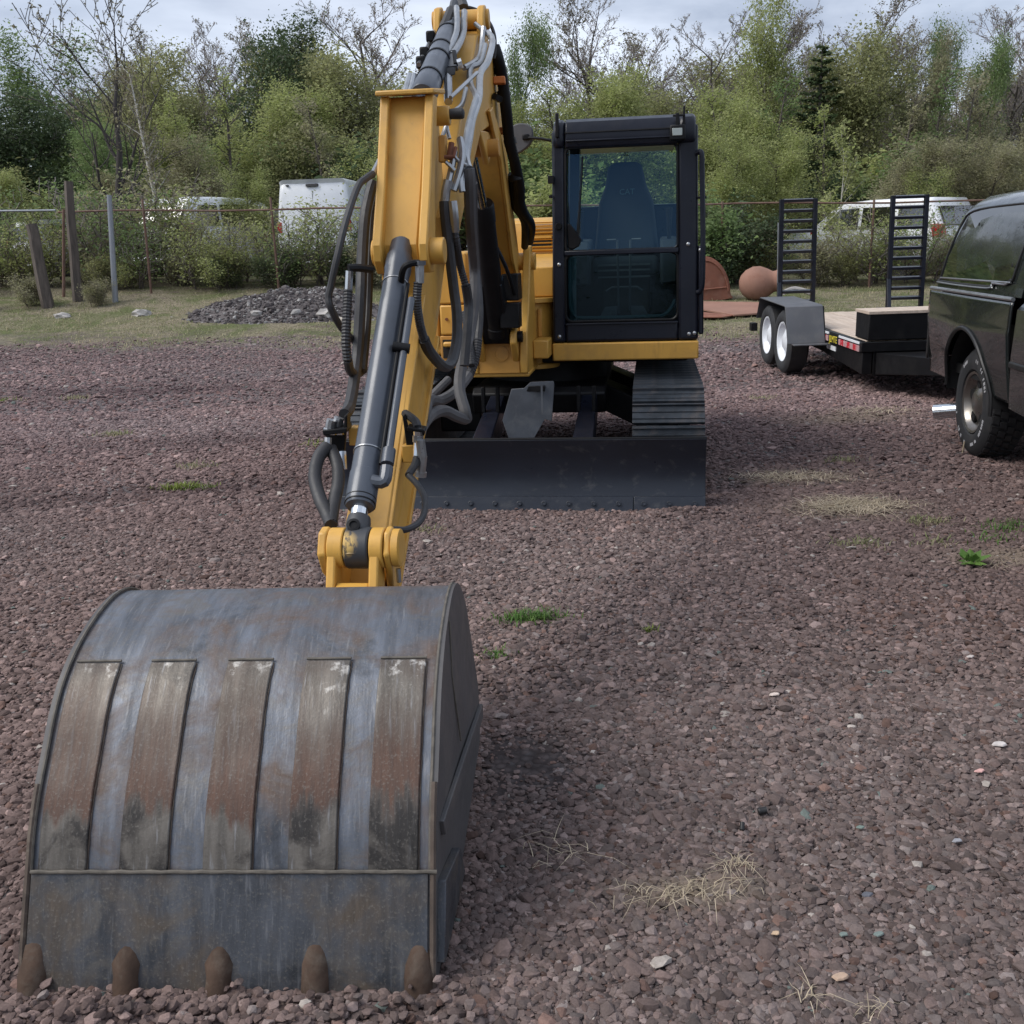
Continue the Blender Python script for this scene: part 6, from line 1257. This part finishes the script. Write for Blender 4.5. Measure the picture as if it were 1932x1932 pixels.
def plant(key, leaf, x_, y_, h_, label, group=None, name='tree', cat='tree', wide=1., bark='bark', twigm='twig', rot=None, zoff=0.):
    wd, tw, lf = PR[key]; rnd = random.Random(TN[0] * 13 + 5); TN[0] += 1
    o_ = thing(name, label, cat, (x_, y_, gzf(x_, y_) - .05 + zoff), group); h0 = max(v_.co.z for v_ in wd.vertices) if key not in HT else HT[key]
    HT[key] = h0; s_ = h_ / h0; o_.scale = (s_ * wide, s_ * wide, s_); o_.rotation_euler = (0, 0, rnd.uniform(0, 6.283) if rot is None else rot)
    for nm, me, mt in (('trunk' if cat == 'tree' else 'stems', wd, bark), ('branches', tw, twigm), ('crown', lf, None)):
        if me is None: continue
        if not me.materials: me.materials.append(M['twig'])
        c_ = bpy.data.objects.new(nm, me); COL.objects.link(c_); c_.parent = o_; c_.material_slots[0].link = 'OBJECT'; c_.material_slots[0].material = M[mt] if mt else LM[leaf]
    return o_
HT = {}
def tree(key, leaf, u_, vtop, Y, label, **kw):
    if key[:4] == 'bare': kw['wide'] = kw.get('wide', 1.) * 1.35
    p = P(u_, vtop, Y); zb = gzf(p[0], Y); return plant(key, leaf, p[0], Y, p[2] - zb, label, **kw)
rnd = random.Random(11)
# --- single trees, left to right
tree('loose_a', 'green', 40, 75, 37, 'layered green tree rising at the left margin behind the fence', wide=1.15)
tree('dense_b', 'dark', 22, 190, 34, 'dark evergreen under the layered tree at the left margin', wide=1.2)
tree('open_a', 'bud', 150, -38, 29, 'bare spreading tree in bud against the sky, left of the birch', wide=1.15, rot=.6, bark='darkbark', twigm='darkbark')
tree('dense_a', 'olive', 268, 105, 38, 'rounded olive green tree behind the white birch', wide=.95)
tree('bare_c', 'bud', 318, 30, 41, 'pale budding crown rising above the rounded olive tree', wide=.8)
tree('birch_a', 'bud', 268, 105, 27.5, 'slender white barked birch leaning right behind the fence', bark='birch', rot=0.)
tree('bare_a', 'bud', 385, 95, 44, 'bare purple grey tree between olive tree and dark pine')
tree('dense_a', 'dark', 522, 52, 40, 'dark pine with ragged crown left of the excavator boom', wide=.85)
tree('dense_b', 'olive', 585, 112, 41, 'broad olive tree merging with the dark pine', wide=1.05)
tree('bare_b', 'bud', 565, 38, 46, 'thin bare stems standing behind the dark pine')
tree('dense_a', 'olive', 655, 105, 38, 'big olive green tree directly left of the boom', wide=1.1)
tree('bare_a', 'bud', 715, 12, 43, 'bare tree with reddish twigs above the olive tree beside the boom', wide=1.1)
tree('loose_b', 'spring', 452, 165, 34, 'bright yellow green tree in front of the dark pine', wide=1.25)
tree('loose_a', 'spring', 370, 235, 32.5, 'low yellow green tree left of the bright one', wide=1.3)
tree('loose_b', 'green', 955, 52, 37, 'leafy green tree peeping out right of the boom top', wide=.5)
tree('bare_b', 'bud', 1045, 75, 42, 'bare tree between the boom and the cab roof', wide=1.1)
tree('bare_a', 'bud', 1155, 8, 42, 'tall bare tree centred above the cab roof', wide=.95)
tree('bare_c', 'bud', 1262, -5, 40, 'pale budding tree above the right corner of the cab', wide=.95)
tree('bare_b', 'bud', 1335, 22, 41, 'grey bare tree right of the cab with upswept twigs', wide=1.1)
tree('bare_a', 'bud', 1410, 30, 39, 'dark bare tree whose twigs stand left of the tall green tree')
tree('loose_a', 'spring', 1512, 2, 37, 'tall airy light green tree, highest on the right side', wide=.72)
tree('fir_b', 'dark', 1552, 75, 35.5, 'narrow dark spruce below the tall airy tree', wide=1.5)
tree('bare_c', 'bud', 1645, 10, 42, 'bare crown rising over the domed olive tree', wide=.9)
tree('dense_b', 'olive', 1640, 88, 36, 'domed dense olive tree right of the dark spruce', wide=.92)
tree('loose_b', 'green', 1742, 60, 39, 'slim green tree right of the domed olive tree', wide=.45)
tree('loose_a', 'thicket', 1785, 88, 38, 'brown leaved tree right of the slim green one', wide=.6)
tree('loose_b', 'green', 1856, 96, 36, 'bright green narrow tree near the right margin', wide=.5)
tree('bare_a', 'bud', 1845, 30, 43, 'bare tree behind the bright narrow tree')
tree('bare_b', 'bud', 1915, 18, 41, 'bare tree at the right margin above the pickup roof')
for u_, v_, Y, k, lb_ in ((1100, 45, 43, 'bare_c', 'thin bare crown left of the tall bare tree above the cab'), (1205, 70, 41, 'bare_b', 'short bare crown between the two tall ones above the cab'), (1300, 40, 44, 'bare_a', 'grey bare crown over the right end of the cab roof'), (1455, 85, 42, 'bare_c', 'low bare crown left of the tall airy tree'), (1700, 60, 44, 'bare_a', 'bare crown just right of the domed olive tree'), (1815, 70, 43, 'bare_b', 'thin bare crown over the brown leaved tree'), (1885, 50, 44, 'bare_c', 'bare crown between narrow conifer and right margin'), (620, 70, 45, 'bare_c', 'thin bare crown over the broad olive tree'), (440, 95, 45, 'bare_b', 'thin bare crown left of the dark pine'), (225, 75, 44, 'bare_a', 'thin bare crown over the left side of the olive tree')):
    tree(k, 'bud', u_, v_, Y, lb_)
tree('sapling_a', 'spring', 1604, 232, 27, 'young sapling with thin pale trunk above the pickup window', bark='birch', wide=1.05)
tree('loose_a', 'spring', 1245, 150, 33, 'yellow green tree just behind the cab roof', wide=1.1)
tree('loose_b', 'spring', 1090, 175, 33.5, 'yellow green tree behind the cab mirror', wide=1.1)
tree('dense_a', 'dark', 1575, 330, 33.5, 'dark low evergreen mass under the domed olive tree', wide=1.15)
for u_, v_, Y, lf, lb_ in ((332, 165, 32, 'spring', 'slender thin trunked tree between birch and bright green tree'), (418, 140, 33, 'spring', 'slender thin trunked tree left of the dark pine foot'), (612, 175, 32, 'thicket', 'slender thin trunked tree above the right side of the van'), (1068, 150, 33, 'spring', 'slender thin trunked tree between boom and cab roof'), (1185, 120, 33, 'spring', 'slender thin trunked tree over the left half of the cab roof'), (1385, 150, 31, 'spring', 'slender thin trunked tree close right of the cab'), (1448, 135, 32, 'green', 'slender thin trunked tree left of the tall airy tree'), (1562, 190, 31, 'spring', 'slender thin trunked tree in front of the dark spruce'), (1692, 160, 32, 'thicket', 'slender thin trunked tree right of the domed tree'), (1752, 130, 32, 'green', 'slender thin trunked tree above the far ramp right edge'), (1818, 145, 31, 'thicket', 'slender thin trunked tree over the pickup cap left edge'), (1892, 120, 32, 'thicket', 'slender thin trunked tree over the pickup roof')):
    tree('birch_a', lf, u_, v_, Y, lb_, wide=1.15)
# --- younger trees filling the thicket
YL = {(200, 235): 'young green tree left of the birch trunk', (120, 255): 'young green tree above the tall timber post', (300, 270): 'young brown leaved tree right of the birch trunk', (60, 330): 'young yellow green tree above the short leaning post', (560, 250): 'young olive tree directly above the cargo van roof', (690, 215): 'young yellow green tree touching the left edge of the stick', (740, 180): 'young yellow green tree hidden behind the stick head', (480, 330): 'young yellow green tree left of the cargo van roof', (180, 330): 'young brown leaved tree above the metal post',
 (1000, 205): 'young yellow green tree left of the cab mirror', (1160, 195): 'young olive tree behind the middle of the cab roof', (1330, 175): 'young yellow green tree at the right corner of the cab roof', (1390, 240): 'young yellow green tree right of the cab, below the dark bare tree', (1450, 225): 'young yellow green tree left of the nearer ramp top', (1500, 270): 'young yellow green tree above the nearer ramp', (1350, 270): 'young yellow green tree against the cab door edge', (1690, 275): 'young brown leaved tree above the far ramp', (1780, 280): 'young brown leaved tree above the white sport utility vehicle', (1860, 285): 'young brown leaved tree above the pickup cap', (1930, 240): 'young brown leaved tree at the right margin', (1720, 330): 'young yellow green tree low between far ramp and pickup'}
for u_, v_, Y, k, lf in ((200, 235, 33, 'loose_b', 'green'), (120, 255, 31, 'loose_a', 'green'), (300, 270, 31, 'loose_a', 'thicket'), (60, 330, 29.5, 'loose_b', 'spring'), (560, 250, 33, 'dense_b', 'olive'), (690, 215, 31.5, 'loose_b', 'spring'), (740, 180, 35, 'loose_a', 'spring'), (480, 330, 30.5, 'loose_a', 'spring'), (180, 330, 29.5, 'loose_b', 'thicket')):
    tree(k, lf, u_, v_, Y, YL[(u_, v_)], group='young trees behind the left fence', wide=1.2)
for u_, v_, Y, k, lf in ((1000, 205, 35, 'loose_a', 'spring'), (1160, 195, 36, 'dense_b', 'olive'), (1330, 175, 32.5, 'loose_b', 'spring'), (1390, 240, 31, 'loose_a', 'spring'), (1450, 225, 31, 'loose_b', 'spring'), (1500, 270, 30, 'loose_a', 'spring'), (1350, 270, 29.5, 'loose_a', 'spring'), (1690, 275, 30.5, 'loose_b', 'thicket'), (1780, 280, 31, 'loose_a', 'thicket'), (1860, 285, 30, 'loose_b', 'thicket'), (1930, 240, 32, 'loose_a', 'thicket'), (1720, 330, 29, 'loose_a', 'spring')):
    tree(k, lf, u_, v_, Y, YL[(u_, v_)], group='young trees behind the right fence', wide=1.2)
for k in range(30):
    x_ = -30 + 60 * (k + rnd.uniform(.2, .8)) / 30; Y = rnd.uniform(44, 54)
    plant(['dense_a', 'bare_a', 'loose_a', 'dense_b', 'bare_c'][k % 5], ['olive', 'bud', 'olive', 'thicket', 'bud'][k % 5], x_, Y, rnd.uniform(6.2, 7.8) + (1.4 if k % 5 in (1, 4) else 0), 'hazy woodland tree deep behind the front row', group='back row of the wood', wide=1.35)
for k in range(16):
    x_ = (-1 if k % 2 else 1) * rnd.uniform(24, 46); Y = rnd.uniform(26, 44)
    plant(['dense_a', 'loose_a', 'bare_a', 'dense_b'][k % 4], ['olive', 'spring', 'bud', 'green'][k % 4], x_, Y, rnd.uniform(5, 6.5), 'woodland tree out beyond the edge of the yard', group='flanking wood', wide=1.2)
for k in range(14):  # unseen trees added so that paint and glass reflect something dark
    plant(['dense_a', 'loose_a', 'dense_b'][k % 3], ['olive', 'green', 'spring'][k % 3], -42 + 6.4 * k + rnd.uniform(-2, 2), -rnd.uniform(30, 42), rnd.uniform(5.5, 8.5), 'unseen woodland tree added behind the camera to darken reflections', group='unseen wood added behind the camera', wide=1.5)
# --- bushes on both sides of the fence
B = 'bush'
for x_, Y, h_, k_, lf, lb_ in ((-12.4, 25.2, 1.35, 'sparse', 'green', 'green bush at the left margin hiding the low white car'), (-10.9, 25.6, 1.4, 'sparse', 'spring', 'light bush beside the leaning timber post'), (-9.3, 26.4, 2.1, 'sparse', 'thicket', 'brown green bush between timber and metal posts'), (-7.7, 25.6, 1.5, 'sparse', 'spring', 'bush hiding the lower half of the white minivan'), (-6.6, 25.5, 1.5, 'sparse', 'olive', 'green bush left of the cargo van'), (-5.3, 25.0, 1.45, 'sparse', 'spring', 'pale leafy bush in front of the cargo van doors'), (-4.0, 25.3, 1.75, 'sparse', 'spring', 'leafy bush covering the right side of the cargo van'), (-5.2, 24.6, .85, 'bush', 'dark', 'dark low bush under the cargo van'), (-6.5, 24.7, .75, 'bush', 'dark', 'dark low bush left of the dirt heap top'), (-3.4, 24.9, 1.1, 'bush', 'dark', 'dark low bush behind the stick hoses'),
    (1.0, 25.6, 2.3, 'bush', 'spring', 'yellow green bush behind the cab mirror'), (2.4, 25.2, 1.9, 'bush', 'green', 'bush seen through the cab glass'), (4.6, 25.0, 1.95, 'bush', 'green', 'green bush right of the cab door rail'), (5.6, 25.4, 1.8, 'bush', 'dark', 'dark bush above the rusty vessel'), (4.7, 24.7, 1.3, 'bush', 'dark', 'dark bush above the rusty hopper'), (7.0, 25.6, 1.15, 'sparse', 'spring', 'bush behind the nearer loading ramp'), (7.9, 24.9, 1.1, 'sparse', 'thicket', 'scrubby bush between the ramps, nearer the left one'), (8.9, 25.2, 1.3, 'sparse', 'spring', 'light bush hiding the white pickup door'), (9.9, 24.9, 1.05, 'sparse', 'thicket', 'scrubby bush left of the far ramp foot'), (10.9, 25.4, 1.0, 'sparse', 'spring', 'leafy bush in front of the white sport utility vehicle'), (12.6, 25.0, .9, 'sparse', 'thicket', 'bush hidden behind the pickup cap'), (-8.6, 25.0, 1.5, 'sparse', 'green', 'loose green bush around the galvanised post'), (-11.8, 24.8, 1.5, 'sparse', 'spring', 'loose light bush left of the leaning timber post'), (-4.7, 24.5, 1.3, 'sparse', 'green', 'loose green bush before the right van door'), (8.3, 24.6, 1.5, 'sparse', 'spring', 'tall loose bush midway between the ramps'), (9.4, 24.6, 1.35, 'sparse', 'green', 'loose green bush left beside the far ramp'), (-6.9, 24.6, 1.25, 'sparse', 'spring', 'loose light bush in front of the minivan nose'), (-9.6, 25.8, 2.0, 'sparse', 'green', 'tall loose bush veiling the minivan'), (-8.4, 26.6, 2.0, 'sparse', 'spring', 'tall light bush veiling the minivan right side'), (-13.2, 26.2, 1.9, 'sparse', 'green', 'tall loose bush veiling the low white car'), (-10.2, 22.7, .7, 'scrub', 'thicket', 'brown twigs at the foot of the tall timber post'), (-11.4, 22.3, .65, 'scrub', 'thicket', 'brown twigs at the foot of the leaning timber post'), (-8.9, 22.7, .6, 'scrub', 'thicket', 'brown twigs at the foot of the galvanised post')):
    plant('bush_%d' % rnd.randrange(3) if k_ == 'bush' else k_, lf, x_, Y, h_ * (1.22 if k_ == 'sparse' else 1) * rnd.uniform(.97, 1.05), lb_, name=B, cat=B, wide=1.25)
for k in range(34):
    x_ = -13 + 27.5 * (k + rnd.uniform(.1, .9)) / 34
    if -4.0 < x_ < 3.4 and k % 2: continue
    plant('scrub', ['thicket', 'olive', 'spring'][k % 3], x_, rnd.uniform(24.2, 26.2), rnd.uniform(.6, 1.15), 'twiggy undergrowth shrub tangled along the fence line', group='undergrowth along the fence', name='shrub', cat='shrub', wide=1.2)
for k in range(30):
    x_ = -22 + 46 * (k + rnd.uniform(.1, .9)) / 30
    plant('bush_%d' % (k % 3), ['olive', 'spring', 'green', 'dark'][k % 4], x_, rnd.uniform(33, 40), rnd.uniform(2.2, 3.6), 'leafy underwood shrub among the trunks of the wood', group='underwood in the trees', name='shrub', cat='shrub', wide=1.5)
# ------------------------------------------------------------------ nothing deeper than thing > part > sub-part
bpy.context.view_layer.update()
def depth(o):
    d = 0
    while o.parent: o = o.parent; d += 1
    return d
for o in list(SC.objects):
    while depth(o) > 2:
        p = o.parent; o.matrix_local = p.matrix_basis @ o.matrix_basis; o.parent = p.parent
